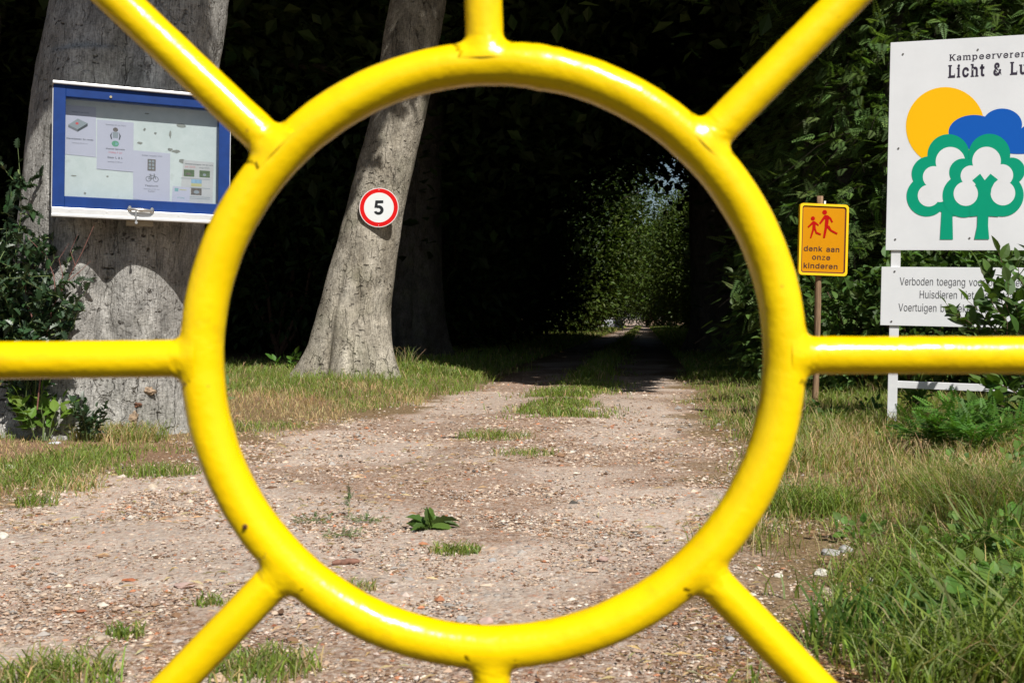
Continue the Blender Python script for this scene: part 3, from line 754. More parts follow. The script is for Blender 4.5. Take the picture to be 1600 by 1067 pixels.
def tint(r, n, base, v=.35, hue=.12):
    c = np.array(base)[None] * (1 + v * (r.rand(n, 1) * 2 - 1))
    c = c * (1 + hue * (r.rand(n, 3) * 2 - 1))
    return np.clip(c, .002, 1)
def rnd_dirs(r, n): return unit(r.randn(n, 3))

def shadow_xy(P):
    k = P[:, 2] / SUN[2]
    return P[:, 0] - SUN[0] * k, P[:, 1] - SUN[1] * k
def keeps_sun(P, seed=0):
    """True where foliage leaves the sunny clearing by the gate in the sun"""
    xs, ys = shadow_xy(P)
    T = np.interp(xs, [-9, -4, -2.74, -2.50, -1.2, -.2, .4, 1.4, 2.0, 3.5, 8], [15.4, 14.9, 14.8, 15.8, 15.9, 14.4, 12.9, 12.2, 15.4, 18.4, 19.5])
    return ys > T + .55 * fbm(np.stack([xs * .9, ys * .9, P[:, 2] * .25], -1), 77, 3)
def crown(r, c, rad, nclump, per, size, base, cond=None, spread=.75):
    d = rnd_dirs(r, nclump); q = r.rand(nclump) ** .45
    cc = np.array(c) + d * q[:, None] * np.array(rad)
    P = (cc[:, None] + r.randn(nclump, per, 3) * spread * np.array([1, 1, .55])).reshape(-1, 3)
    tone = np.repeat(.7 + .6 * r.rand(nclump, 1), per, 0)
    if cond is not None:
        k = cond(P); P, tone = P[k], tone[k]
    n = len(P)
    D = rnd_dirs(r, n) * np.array([1, 1, .6]) + np.array([0, 0, -.25])
    Nn = rnd_dirs(r, n) * .7 + np.array([0, 0, 1])
    L = size * (.7 + .6 * r.rand(n))
    return cloud(P, D, Nn, L, L * .62, tint(r, n, base) * tone)
BEECHG = (.035, .06, .016)
def limbs(r, base, n, z0, z1, ln, rad):
    """a few boughs: list of tube pieces"""
    out = []
    for i in range(n):
        a = r.rand() * 6.28; z = z0 + (z1 - z0) * r.rand()
        s = np.linspace(0, 1, 7)
        d = np.array([math.cos(a), math.sin(a), .45 + .4 * r.rand()])
        P = np.array(base)[None] + np.array([0, 0, z])[None] + np.outer(s, d) * ln * (.6 + .6 * r.rand())
        P[1:, :] += np.cumsum(r.randn(6, 3) * .12, 0)
        out.append((P, rad * (1 - .85 * s)))
    return out
def add_limbs(L, mat, parent):
    Vs, Fs, o = [], [], 0
    for P, rr in L:
        V, F = tube_vf(P, rr, 8); Vs.append(V); Fs.append(F + o); o += len(V)
    return mesh("limbs", np.concatenate(Vs), [np.concatenate(Fs)], mat, parent, smooth=True)

litter()
# ---- the big beech that carries the notice case
def big_beech():
    r = np.random.RandomState(5)
    b = np.array([-2.79, 7.82, 0.0]); b[2] = gz(b[0], b[1]) - .05
    t = thing("beech_tree", b, "massive grey beech with a grooved double trunk carrying the blue notice case", "tree")
    def lobes(Z, T):
        m = 1 + .03 * np.sin(3 * T + .5)
        g = (T + math.pi / 2 - .36 + math.pi) % (2 * math.pi) - math.pi
        dep = np.interp(Z, [0, .4, .75, 1.5, 1.9, 3, 9], [.02, .08, .19, .22, .2, .09, .02])
        m = m - dep * np.exp(-(g / .15) ** 2) + .075 * (np.exp(-((g - .5) / .33) ** 2) + np.exp(-((g + .5) / .33) ** 2)) * (Z < 2.6)
        fl = np.exp(-Z / .28)
        m = m + fl * (.02 + .20 * np.exp(-((g - .12) / .22) ** 2) - .10 * np.exp(-((g - .9) / .4) ** 2) + .95 * np.exp(-((g + 1.25) / .32) ** 2) + .25 * np.cos(4 * T + 1))
        return m
    trunk_mesh("trunk", [(-.1, -.08, 0), (.5, -.08, 0), (1.23, -.08, 0), (2, .0, .02), (3.05, .13, .05), (6, .5, .4), (12, .8, 1)],
               [.58, .585, .62, .62, .60, .5, .22], b, BARK, t, k=260, step=.022, lobes=lobes, amp=.018, seed=3)
    add_limbs(limbs(r, (.5, .4, 0), 9, 4.5, 9, 4.5, .16), BARK, t)
    wm = [plain("rotten_wood", (.20, .09, .05), .9, dirt=.8, sc=50), plain("bare_wood", (.46, .33, .22), .9, dirt=.85, sc=45)]
    tr = [c for c in t.children if c.name.startswith("trunk")][0]
    from mathutils.bvhtree import BVHTree
    me = tr.data
    bv = BVHTree.FromPolygons([v.co[:] for v in me.vertices], [p.vertices[:] for p in me.polygons])
    for u, v, sx, sz, mm in ((205, 655, .042, .05, 1), (182, 668, .04, .024, 0), (212, 632, .03, .015, 0), (228, 611, .055, .022, 1)):
        o_ = Vector((0, 0, EYE)) - Vector(b); d_ = Vector(((u - 800) / FPX, 1, (HZ - v) / FPX)).normalized()
        hit, nor, _, _ = bv.ray_cast(o_, d_)
        if hit is None: continue
        bm = bmesh.new(); bmesh.ops.create_icosphere(bm, subdivisions=4, radius=1)
        V = np.array([q.co[:] for q in bm.verts]); F = [[q.index for q in f.verts] for f in bm.faces]; bm.free()
        V = V * (1 + .45 * fbm(V * 2.2 + u, 2, 4))[:, None] * np.array([sx, .016, sz])
        V = V + np.array(hit) + np.array([0, .007, 0])
        mesh("wound", V, [np.array(F)], wm[mm], t, smooth=True)
    A = crown(r, (-1.4, 2.6, 10.5), (5.5, 5, 4.8), 420, 75, .20, BEECHG, lambda P: keeps_sun(P + b))
    # unseen leaves added sunward of the upper trunk, spread to shade it
    q = np.stack([r.uniform(-3.75, -2.0, 46000), r.uniform(7.05, 7.4, 46000), r.uniform(2.50, 3.9, 46000)], -1)
    hole = fbm(q * np.array([3.2, 1, 3.2]), 21, 2) + .9 * sstep(-2.38, -2.1, q[:, 0]) > .9
    q = q[~hole]
    k = r.uniform(4.2, 7, len(q))
    Q = q + SUN * k[:, None] - b
    n = len(Q)
    B = cloud(Q, rnd_dirs(r, n), rnd_dirs(r, n) + SUN * 1.2, .13, .085, tint(r, n, BEECHG))
    leaves("crown", [A, B], LEAF, t)
big_beech()

# ---- the leaning beech with the speed sign
def leaning_beech():
    r = np.random.RandomState(6)
    b = np.array([-1.93, 13.0, 0.0]); b[2] = gz(b[0], b[1]) - .04
    t = thing("beech_tree", b, "leaning grey beech with a flared foot and the round speed sign on it", "tree")
    def lobes(Z, T):
        g = (T + math.pi / 2 + math.pi) % (2 * math.pi) - math.pi
        fl = np.exp(-np.maximum(Z, 0) / .38)
        m = 1 + .025 * np.sin(3 * T) + fl * (.10 * np.cos(5 * T + .6) + .14 * np.exp(-((g - .05) / .18) ** 2) + .35 * np.exp(-((g + 1.25) / .3) ** 2) + .22 * np.exp(-((g - 1.2) / .35) ** 2))
        gr = np.interp(Z, [0, .3, 1.2, 1.6], [.12, .12, .05, 0])
        return m - gr * np.exp(-((g - .32 + .1 * Z) / .10) ** 2) - gr * .8 * np.exp(-((g + .42) / .09) ** 2)
    trunk_mesh("trunk", [(-.1, -.02, 0), (0, 0, 0), (.4, .03, 0), (.85, .075, 0), (2.0, .32, 0), (3.2, .62, .02), (4.5, .83, .05), (8, 1.4, .3), (13, 1.6, .8)],
               [.56, .54, .455, .41, .345, .32, .33, .3, .14], b, BARK2, t, k=180, step=.03, lobes=lobes, amp=.014, seed=8)
    add_limbs(limbs(r, (1.4, .3, 0), 9, 5.5, 10, 4.5, .13), BARK2, t)
    leaves("crown", [crown(r, (.6, -.5, 11), (6.5, 6, 5.5), 480, 75, .22, BEECHG, lambda P: keeps_sun(P + b))], LEAF, t)
leaning_beech()

# ---- other beeches in their rows
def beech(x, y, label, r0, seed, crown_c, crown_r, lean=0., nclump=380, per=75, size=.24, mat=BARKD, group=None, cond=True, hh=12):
    r = np.random.RandomState(seed)
    b = np.array([x, y, float(gz(x, y)) - .05])
    t = thing("beech_tree", b, label, "tree", group)
    def lobes(Z, T):
        fl = np.exp(-np.maximum(Z, 0) / .4)
        return 1 + .05 * np.sin(2 * T + seed) * np.exp(-Z / 3) + .03 * np.sin(3 * T + 2 * seed) + fl * (.35 + .28 * np.cos(4 * T + seed) + .1 * np.sin(7 * T))
    trunk_mesh("trunk", [(0, 0, 0), (2, lean * .4, 0), (4.5, lean * .8, .1), (hh, lean, .4)], [r0, r0 * .93, r0 * .85, r0 * .3], b, mat, t, k=72, step=.09, lobes=lobes, amp=.03, seed=seed)
    add_limbs(limbs(r, (lean, .3, 0), 10, 4.5, hh * .85, 4.5, r0 * .3), mat, t)
    leaves("crown", [crown(r, crown_c, crown_r, nclump, per, size, BEECHG, (lambda P: keeps_sun(P + b)) if cond else None)], LEAF, t)
    return t
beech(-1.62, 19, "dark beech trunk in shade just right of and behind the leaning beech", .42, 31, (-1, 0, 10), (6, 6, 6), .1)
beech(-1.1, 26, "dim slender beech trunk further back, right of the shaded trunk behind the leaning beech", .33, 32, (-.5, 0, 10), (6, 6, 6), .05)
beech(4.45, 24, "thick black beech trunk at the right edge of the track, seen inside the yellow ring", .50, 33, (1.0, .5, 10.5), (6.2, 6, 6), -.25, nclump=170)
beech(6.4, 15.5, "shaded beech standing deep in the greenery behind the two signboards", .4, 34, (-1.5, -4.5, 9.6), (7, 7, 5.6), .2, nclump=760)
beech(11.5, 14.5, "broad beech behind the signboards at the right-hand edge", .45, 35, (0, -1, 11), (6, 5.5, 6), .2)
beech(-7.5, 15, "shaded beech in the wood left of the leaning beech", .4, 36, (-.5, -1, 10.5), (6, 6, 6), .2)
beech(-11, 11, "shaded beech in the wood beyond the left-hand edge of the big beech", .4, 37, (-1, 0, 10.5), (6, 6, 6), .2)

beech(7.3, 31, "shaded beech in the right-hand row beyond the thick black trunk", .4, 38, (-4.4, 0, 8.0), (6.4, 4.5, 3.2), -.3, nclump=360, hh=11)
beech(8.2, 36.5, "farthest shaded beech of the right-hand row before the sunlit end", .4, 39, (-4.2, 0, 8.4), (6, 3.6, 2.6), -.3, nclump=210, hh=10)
# ---- the wood: one tree, copied
def copy_tree(o, loc, rz, s, label, group):
    c = o.copy(); COL.objects.link(c)
    c.location = loc; c.rotation_euler = (0, 0, rz); c.scale = (s, s, s)
    c["label"] = label; c["group"] = group
    for ch in o.children:
        d = ch.copy(); COL.objects.link(d); d.parent = c
    return c
def wood():
    r = np.random.RandomState(9)
    spots = []
    for y in (22, 28, 34, 40, 47, 55, 64):
        x0 = xl(y) - 2.6
        for k in range(5):
            spots.append((x0 - k * 6.2 - r.rand() * 1.5, y + r.randn() * .8))
    for y in (20, 26):
        for k in range(3):
            spots.append((xr(y) + 4.2 + k * 6.2 + r.rand(), y + r.randn() * .6))
    for y, k0 in ((31.5, 5.6), (38, 9.5)):
        for k in range(2):
            spots.append((float(xr(y)) + k0 + k * 6.4, y))
    spots += [(-14, 16), (-19, 14), (-17, 22), (18, 18), (24, 22), (20, 27), (27, 30)]
    LA = "dark broadleaved tree lost among others in the unlit wood along the track"
    GA = "trees of the dark wood"
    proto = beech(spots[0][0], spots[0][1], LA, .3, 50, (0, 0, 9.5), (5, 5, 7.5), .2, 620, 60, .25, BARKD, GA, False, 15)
    for x, y in spots[1:]:
        copy_tree(proto, (x, y, float(gz(x, y)) - .05), r.rand() * 6.28, .9 + .25 * r.rand(), LA, GA)
wood()

# far edge of the wood: a mass of leaves nobody could count
def far_wood():
    r = np.random.RandomState(12)
    def wall(x0, y0, x1, y1, n, zmax, thick, size):
        t = r.rand(n)
        P = np.stack([x0 + (x1 - x0) * t, y0 + (y1 - y0) * t, zmax * r.rand(n) ** .9], -1) + r.randn(n, 3) * np.array([thick, thick, .6])
        P[:, 2] = np.abs(P[:, 2])
        P = P[P[:, 2] < zmax * (.75 + .3 * vnoise(np.stack([P[:, 0] * .2, P[:, 1] * .2, 0 * P[:, 0]], -1), 4))]
        n = len(P)
        return cloud(P, rnd_dirs(r, n), rnd_dirs(r, n), size * (.6 + .8 * r.rand(n)), size * .6, tint(r, n, (.03, .05, .014), .5))
    o = leaves("far_wood", [wall(-60, 62, 3.5, 74, 42000, 22, 2, .7), wall(-45, 30, -22, 66, 22000, 20, 2, .7), wall(-46, 10, -24, 44, 12000, 20, 2, .7),
                            wall(24, 34, 60, 40, 26000, 22, 2, .7), wall(14, 40, 26, 38, 9000, 18, 1.5, .6), wall(34, 12, 34, 38, 12000, 20, 2, .7)], LEAF)
    tag(o, "mass of dark foliage closing off the wood far behind the trees", "wood", kind="stuff")
far_wood()
# ================================================================== UNDERGROWTH
def shrub_proto(name, loc, label, cat, group, h, rad, n, size, base, tpl, mat, seed, stems=5, ground=.2):
    r = np.random.RandomState(seed)
    t = thing(name, loc, label, cat, group)
    Ls = []
    for i in range(stems):
        a = r.rand() * 6.28; s = np.linspace(0, 1, 6)
        P = np.stack([rad * .6 * s * math.cos(a), rad * .6 * s * math.sin(a), s * h * (.7 + .25 * r.rand())], -1)
        P[1:] += r.randn(5, 3) * .06 * h / 2
        Ls.append((P, .012 * h * (1 - .8 * s) + .002))
    Vs, Fs, o = [], [], 0
    for P, rr in Ls:
        V, F = tube_vf(P, rr, 6); Vs.append(V); Fs.append(F + o); o += len(V)
    mesh("stems", np.concatenate(Vs), [np.concatenate(Fs)], TWIG, t, smooth=True)
    nc = max(12, n // 60)
    d = rnd_dirs(r, nc); q = .35 + .65 * r.rand(nc) ** .5
    cc = d * q[:, None] * np.array([rad, rad, h * .5]) + np.array([0, 0, h * .5 + ground])
    P = (cc[:, None] + r.randn(nc, n // nc, 3) * rad * .2).reshape(-1, 3)
    P = P[P[:, 2] > .03]
    k = len(P)
    tone = np.repeat(.7 + .6 * r.rand(nc, 1), n // nc, 0)[:k]
    out = unit(P - np.array([0, 0, h * .3]))
    L = size * (.7 + .6 * r.rand(k))
    c = cloud(P, out + rnd_dirs(r, k) * .9 + np.array([0, 0, -.2]), rnd_dirs(r, k) * .6 + np.array([0, 0, .8]) + out * .3, L, L * .55, tint(r, k, base) * tone, tpl)
    leaves("foliage", [c], mat, t)
    return t
def understory():
    r = np.random.RandomState(21)
    LA, GA = "dark bushy shrub in the shaded undergrowth between the trunks left of the track", "shrubs of the shaded undergrowth"
    spots = []
    for y in (21, 25, 30, 36, 43):
        x0 = float(xl(y)) - 2.2
        for k in range(6):
            spots.append((x0 - k * 2.7 - r.rand(), y + r.randn() * .8))
    proto = None
    for x, y in spots:
        loc = (x, y, float(gz(x, y)))
        if proto is None: proto = shrub_proto("shrub", loc, LA, "shrub", GA, 3.4, 1.7, 4200, .2, (.028, .05, .014), DIAMOND, LEAF, 22)
        else: copy_tree(proto, loc, r.rand() * 6.28, .8 + .5 * r.rand(), LA, GA)
    LB, GB = "dark bushy shrub on the shaded right-hand side of the track beyond the signs", "shrubs on the shaded right side"
    for y in (19.5, 23.5, 28, 33, 38):
        for k in range(4):
            x = float(xr(y)) + (3.0 if y < 27 else 4.6) + k * 2.6 + r.rand()
            if abs(y - 23.5) < 1 and k == 0: x += .9
            copy_tree(proto, (x, y + r.randn() * .5, float(gz(x, y))), r.rand() * 6.28, .8 + .5 * r.rand(), LB, GB)
    # sunlit bushy trees where the track comes out of the wood
    LC, GC_ = "sunlit bushy tree lining the far end of the track", "bushy trees lining the far end of the track"
    far = None
    for y in (44, 49, 54, 60, 66, 73, 81, 90, 100):
        for side in (0, 1):
            x = float(xr(y)) + (4.3 if y > 47 else 3.2) + r.rand() * .5 if side else float(xl(y)) - 2.1 - r.rand() * .5
            if not side and (y < 47 or 76 < y < 96): continue
            loc = (x, y, float(gz(x, y)) - .1)
            s = (.85 + .3 * r.rand()) * (1.2 if side else .85)
            if far is None:
                far = shrub_proto("bushy_tree", loc, LC, "tree", GC_, 6.2, 1.9, 20000, .15, (.062, .095, .014), DIAMOND, LEAF, 25)
            else: copy_tree(far, loc, r.rand() * 6.28, s, LC, GC_)
    for x, y in ((11.5, 50), (12.6, 57), (14, 66), (15.5, 76), (17, 88), (13.2, 108), (15.5, 109), (10.4, 109), (7.8, 104), (12.2, 76), (11.4, 68), (17.5, 100), (13.0, 96), (4.0, 58), (3.4, 65), (2.6, 53), (3.6, 76)):
        copy_tree(far, (x, y, 0), r.rand() * 6.28, 1.3 + .3 * r.rand(), LC, GC_)
understory()

def conifer(loc, label, h, rad, seed, group):
    r = np.random.RandomState(seed)
    t = thing("conifer_tree", loc, label, "tree", group)
    trunk_mesh("trunk", [(0, 0, 0), (h * .5, .05, 0), (h, 0, 0)], [.13, .09, .02], loc, BARKD, t, k=24, step=.2, amp=.01, seed=seed)
    Vs, Fs, o = [], [], 0
    P, D, L = [], [], []
    for i in range(420):
        z = .15 + (h - .4) * r.rand(); a = r.rand() * 6.28
        ln = rad * (1 - .75 * z / h) * (.6 + .5 * r.rand()) + .2
        s = np.linspace(0, 1, 5)
        B = np.stack([ln * s * math.cos(a), ln * s * math.sin(a), z + ln * (.25 * s - .55 * s * s)], -1)
        V, F = tube_vf(B, .005 * (1 - .8 * s), 4); Vs.append(V); Fs.append(F + o); o += len(V)
        m = 15
        q = .15 + .75 * r.rand(m)
        p = np.stack([np.interp(q, s, B[:, c]) for c in range(3)], -1) + r.randn(m, 3) * .05
        P.append(p); D.append(unit(np.array([math.cos(a), math.sin(a), -.35]) + r.randn(m, 3) * .55))
    mesh("branches", np.concatenate(Vs), [np.concatenate(Fs)], DARKTWIG, t)
    P, D = np.concatenate(P), np.concatenate(D); n = len(P)
    Nn = rnd_dirs(r, n) * .6 + np.array([0, 0, 1])
    Ls = .19 * (.6 + .7 * r.rand(n))
    c = cloud(P, D, Nn, Ls, Ls * .9, tint(r, n, (.115, .185, .055), .5), FERN)
    leaves("foliage", [c], NEEDLE, t)
    return t
def conifers():
    r = np.random.RandomState(31)
    G_ = "feathery conifers behind the signs"
    pos = [((1262, 14.8), "feathery dark conifer just right of the ring, leftmost of the evergreen screen"),
           ((1325, 13.2), "feathery conifer directly behind the orange children sign"),
           ((1395, 12.7), "feathery conifer between the orange sign and the big white board"),
           ((1470, 12.4), "feathery conifer behind the left half of the white board"),
           ((1540, 12.4), "feathery conifer behind the middle of the white board"),
           ((1640, 12.2), "feathery conifer at the right-hand edge behind the white board"),
           ((1265, 17.5), "tall conifer deeper in the evergreen screen, between ring and orange sign")]
    pr = None
    for (u, d), lab in pos:
        p = px(u, 0, d); loc = (p[0], d, float(gz(p[0], d)) - .05)
        if pr is None: pr = conifer(loc, lab, 7.5, 1.35, 33, G_)
        else: copy_tree(pr, loc, r.rand() * 6.28, .9 + .3 * r.rand(), lab, G_)
conifers()

def at(u, v):               # ground point under photo position (u, v)
    d = EYE * FPX / (v - HZ)
    for _ in range(6):
        x = (u - 800) / FPX * d
        d = (EYE - float(gz(x, d))) * FPX / (v - HZ)
    x = (u - 800) / FPX * d
    return np.array([x, d, float(gz(x, d))])
for i, (u, v, lab, h, rd, n, cl) in enumerate((
        (1345, 618, "low glossy green shrub between the wooden post and the white post", 1.1, .55, 900, (.07, .13, .03)),
        (1432, 622, "glossy dark shrub behind the white post's crossbar", 1.25, .6, 1000, (.065, .12, .028)),
        (1530, 624, "dense dark shrub behind the lower white board", 1.3, .7, 1300, (.06, .11, .026)),
        (1640, 628, "dark shrub at the right-hand edge behind the lower white board", 1.4, .7, 1200, (.06, .11, .026)),
        (1236, 600, "green shrub at the foot of the conifers left of the wooden post", 1.2, .6, 900, (.07, .125, .03)))):
    shrub_proto("shrub", at(u, v), lab, "shrub", None, h, rd, n, .105, cl, LANCE, LEAF, 60 + i, 6, .05)

def plant(name, loc, label, cat, stems, leaf, mat, tpl, base, seed, group=None, stem_mat=STEM, per=10, ratio=.5, r0=.004, start=.2, up=.3):
    """stems: list of polylines relative to loc; leaves set along each"""
    r = np.random.RandomState(seed)
    t = thing(name, loc, label, cat, group)
    Vs, Fs, o = [], [], 0
    P, D = [], []
    for S in stems:
        S = np.array(S, float); s = np.linspace(0, 1, len(S)); q = np.linspace(0, 1, 9)
        C = np.stack([np.interp(q, s, S[:, c]) for c in range(3)], -1)
        C[1:-1] += r.randn(7, 3) * .012 * np.linalg.norm(S[-1] - S[0])
        V, F = tube_vf(C, r0 * (1 - .75 * q), 6); Vs.append(V); Fs.append(F + o); o += len(V)
        k = max(2, int(per * (.8 + .4 * r.rand())))
        w_ = start + (1 - start) * (np.arange(k) + r.rand(k) * .5) / k
        w_[-1] = 1
        p = np.stack([np.interp(w_, q, C[:, c]) for c in range(3)], -1)
        ax = unit(C[-1] - C[0])
        side = unit(np.cross(ax, rnd_dirs(r, k))) * 1.0
        d = unit(side + ax * (.6 + .4 * w_[:, None]) + np.array([0, 0, up - .3]))
        d[-1] = ax
        P.append(p); D.append(d)
    mesh("stems", np.concatenate(Vs), [np.concatenate(Fs)], stem_mat, t, smooth=True)
    P, D = np.concatenate(P), np.concatenate(D); n = len(P)
    L = leaf * (.65 + .6 * r.rand(n))
    c = cloud(P, D, rnd_dirs(r, n) * .5 + np.array([0, -.35, 1]), L, L * ratio, tint(r, n, base), tpl)
    leaves("leaves", [c], mat, t)
    return t
def bush_stems(r, n, h, rad, lean=(0, 0)):
    out = []
    for i in range(n):
        a = r.rand() * 6.28; q = rad * r.rand() ** .5
        tip = np.array([q * math.cos(a) + lean[0], q * math.sin(a) + lean[1], h * (.55 + .5 * r.rand())])
        b0 = np.array([.2 * q * math.cos(a), .2 * q * math.sin(a), 0])
        out.append([b0, b0 * .5 + tip * .5 + np.array([0, 0, .12 * h]), tip])
    return out
r_ = np.random.RandomState(44)
# holly at the left-hand edge, in front of the trunk's flank
def holly():
    b = at(18, 690)
    b = np.array([b[0], 7.15, float(gz(b[0], 7.15))])
    st = []
    for u, v, d in ((28, 232, 7.0), (18, 300, 7.1), (62, 352, 7.1), (40, 380, 7.0), (10, 360, 6.95), (-25, 330, 7.1), (74, 420, 6.95), (30, 430, 6.9), (-10, 420, 7), (60, 470, 6.85),
                    (20, 490, 6.9), (86, 500, 6.9), (-30, 480, 7), (134, 455, 6.9), (48, 530, 6.85), (-5, 540, 6.9), (-50, 400, 7.2), (82, 372, 7.05), (6, 455, 7.1), (100, 440, 7.0), (20, 400, 7.2), (60, 395, 7.2), (45, 445, 7.15), (70, 520, 7.1)):
        p = px(u, v, d) - b
        o = np.array([p[0] * .35, p[1] * .5, max(.0, p[2] * .35)])
        st.append([(0, 0, 0), o, (o + p) / 2 + np.array([.0, 0, .05]), p])
        for k in range(4):
            q = .45 + .5 * r_.rand()
            m = o + (p - o) * q
            st.append([m, m + r_.randn(3) * .06, m + r_.randn(3) * .13 + np.array([0, -.03, .05])])
    plant("holly_bush", b, "spiny dark green holly bush at the left-hand edge, against the big beech", "bush", st, .062, WAXY, HOLLY, (.03, .062, .024), 71, per=19, ratio=.62, r0=.005, start=.25, stem_mat=STEM)
holly()
def bare_twigs():
    b = px(62, 540, 7.0); b[2] = float(gz(b[0], 7.0))
    m = MB()
    for pts, rr in (([(58, 640), (66, 560), (82, 480), (104, 440), (128, 395), (148, 350)], .005), ([(88, 470), (84, 430), (72, 400), (44, 372)], .004), ([(104, 440), (124, 425), (142, 408)], .003),
                    ([(92, 460), (98, 430), (92, 405), (108, 380)], .003), ([(66, 560), (52, 500), (40, 470), (40, 440), (52, 418)], .006), ([(118, 416), (110, 392), (122, 366)], .0025)):
        P = np.array([px(u, v, 6.92 + .02 * i) - b for i, (u, v) in enumerate(pts)])
        V, F = tube_vf(P, rr * np.linspace(1, .35, len(P)), 6)
        m.add(V, F)
    o = m.build("bare_twigs", plain("red_twig", (.22, .09, .07), .7, dirt=.5, sc=40), None, True, b)
    tag(o, "leafless reddish twigs rising in front of the big beech below the notice case", "twigs")
bare_twigs()
def seedlings():
    spec = [
        ("broadleaf_seedling", (66, 672), "fresh yellow-green broadleaf seedling at the left foot of the big beech", 11, .34, .19, .10, OVATE, (.12, .21, .03), 7, .6),
        ("holly_shrub", (138, 668), "low dark holly shrub growing against the foot of the big beech", 14, .26, .16, .05, HOLLY, (.03, .058, .022), 12, .6),
        ("broadleaf_seedling", (272, 668), "small green seedling between the big beech's right foot and the yellow ring", 3, .17, .08, .075, OVATE, (.07, .17, .03), 4, .65),
        ("broadleaf_seedling", (352, 640), "pale-leaved seedling just inside the left limb of the yellow ring", 3, .22, .06, .09, LANCE, (.2, .28, .12), 4, .4),
        ("broadleaf_seedling", (448, 580), "leafy green seedling left of the leaning beech's foot", 5, .26, .22, .11, OVATE, (.09, .19, .03), 6, .55),
        ("lance_leaved_seedling", (1440, 652), "bright green narrow-leaved seedling right of the white post under its crossbar", 12, .24, .17, .085, LANCE, (.085, .17, .03), 9, .36),
        ("broadleaf_seedling", (1300, 660), "small scraggy green seedling at the foot of the wooden post", 6, .12, .2, .06, OVATE, (.05, .11, .03), 6, .55),
        ("broadleaf_seedling", (1362, 655), "small green seedling left of the white post's foot", 6, .14, .14, .06, OVATE, (.05, .12, .025), 6, .55),
    ]
    for i, (nm, uv, lab, ns, h, rad, lf, tpl, colr, per, ratio) in enumerate(spec):
        b = at(*uv)
        if i in (0, 1): b = np.array([b[0] * 7.0 / b[1], 7.0, 0]); b[2] = float(gz(b[0], b[1]))
        plant(nm, b, lab, "plant", bush_stems(np.random.RandomState(80 + i), ns, h, rad), lf, WAXY if 'holly' in nm else LEAF, tpl, colr, 90 + i, per=per, ratio=ratio, r0=.003)
seedlings()
def sapling():
    d0 = 6.75
    b = at(1640, 690); b = np.array([b[0], d0, float(gz(b[0], d0))])
    st = []
    for u, v, d in ((1478, 474, 7.3), (1495, 490, 7.25), (1545, 425, 7.3), (1545, 460, 7.2), (1512, 470, 7.3), (1560, 395, 7.3), (1532, 420, 7.35), (1590, 405, 7.3), (1575, 440, 7.2), (1540, 490, 7.25), (1610, 380, 7.4), (1600, 470, 7.2), (1640, 420, 7.4),
                    (1530, 515, 7.3), (1590, 520, 7.2), (1500, 640, 7.15), (1560, 600, 7.15), (1540, 630, 7.1), (1600, 620, 7.1), (1580, 575, 7.2), (1530, 600, 7.2), (1650, 500, 7.4), (1680, 450, 7.4), (1560, 560, 7.3), (1610, 560, 7.2)):
        p = px(u, v, d - .65) - b
        o = np.array([p[0] * .3, p[1] * .3, p[2] * .45])
        st.append([(0, 0, 0), o, (o + p) / 2 + np.array([0, 0, .04]), p])
    plant("sapling", b, "leafy dark green sapling whose twigs cover part of the lower white board", "sapling", st, .11, LEAF, OVATE, (.075, .135, .03), 99, per=16, ratio=.58, r0=.006, start=.5, stem_mat=TWIG)
sapling()
def ferns():
    for i, (u, v, lab, n, ln) in enumerate(((1478, 708, "bright green bracken fern right of the white post's foot", 15, .25),
                                            (1530, 716, "bright green bracken fern in the middle of the fern patch below the sapling", 16, .27),
                                            (1590, 694, "bracken fern at the right-hand edge under the sapling", 15, .28))):
        r = np.random.RandomState(110 + i)
        b = at(u, v)
        t = thing("fern", b, lab, "fern", "ferns under the white sign")
        a = r.rand(n) * 6.28
        P = np.stack([.04 * np.cos(a), .04 * np.sin(a), .04 + .1 * r.rand(n)], -1)
        D = np.stack([np.cos(a), np.sin(a) * .8 - .2, .25 + .5 * r.rand(n)], -1)
        parts = [cloud(P, D, np.stack([-.3 * np.cos(a), -.3 * np.sin(a), np.ones(n)], -1), ln * (.7 + .5 * r.rand(n)), ln * .8, tint(r, n, (.09, .2, .035)), FERN)]
        # secondary fronds off the main ones
        Q = P[:, None] + unit(D)[:, None] * (ln * (.3 + .6 * r.rand(n, 8, 1)))
        dd = (unit(D)[:, None] * .6 + r.randn(n, 8, 3) * np.array([.7, .7, .25])).reshape(-1, 3)
        Q = Q.reshape(-1, 3); m = len(Q)
        parts.append(cloud(Q, dd, rnd_dirs(r, m) * .3 + np.array([0, 0, 1]), .13, .11, tint(r, m, (.085, .19, .03)), FERN))
        leaves("fronds", parts, LEAF, t)
        s = MB()
        for q in range(5): s.cyl((0, 0, 0), tuple(P[q] + unit(D[q]) * ln * .5), .003, k=6)
        s.build("stalks", STEM, t)
ferns()

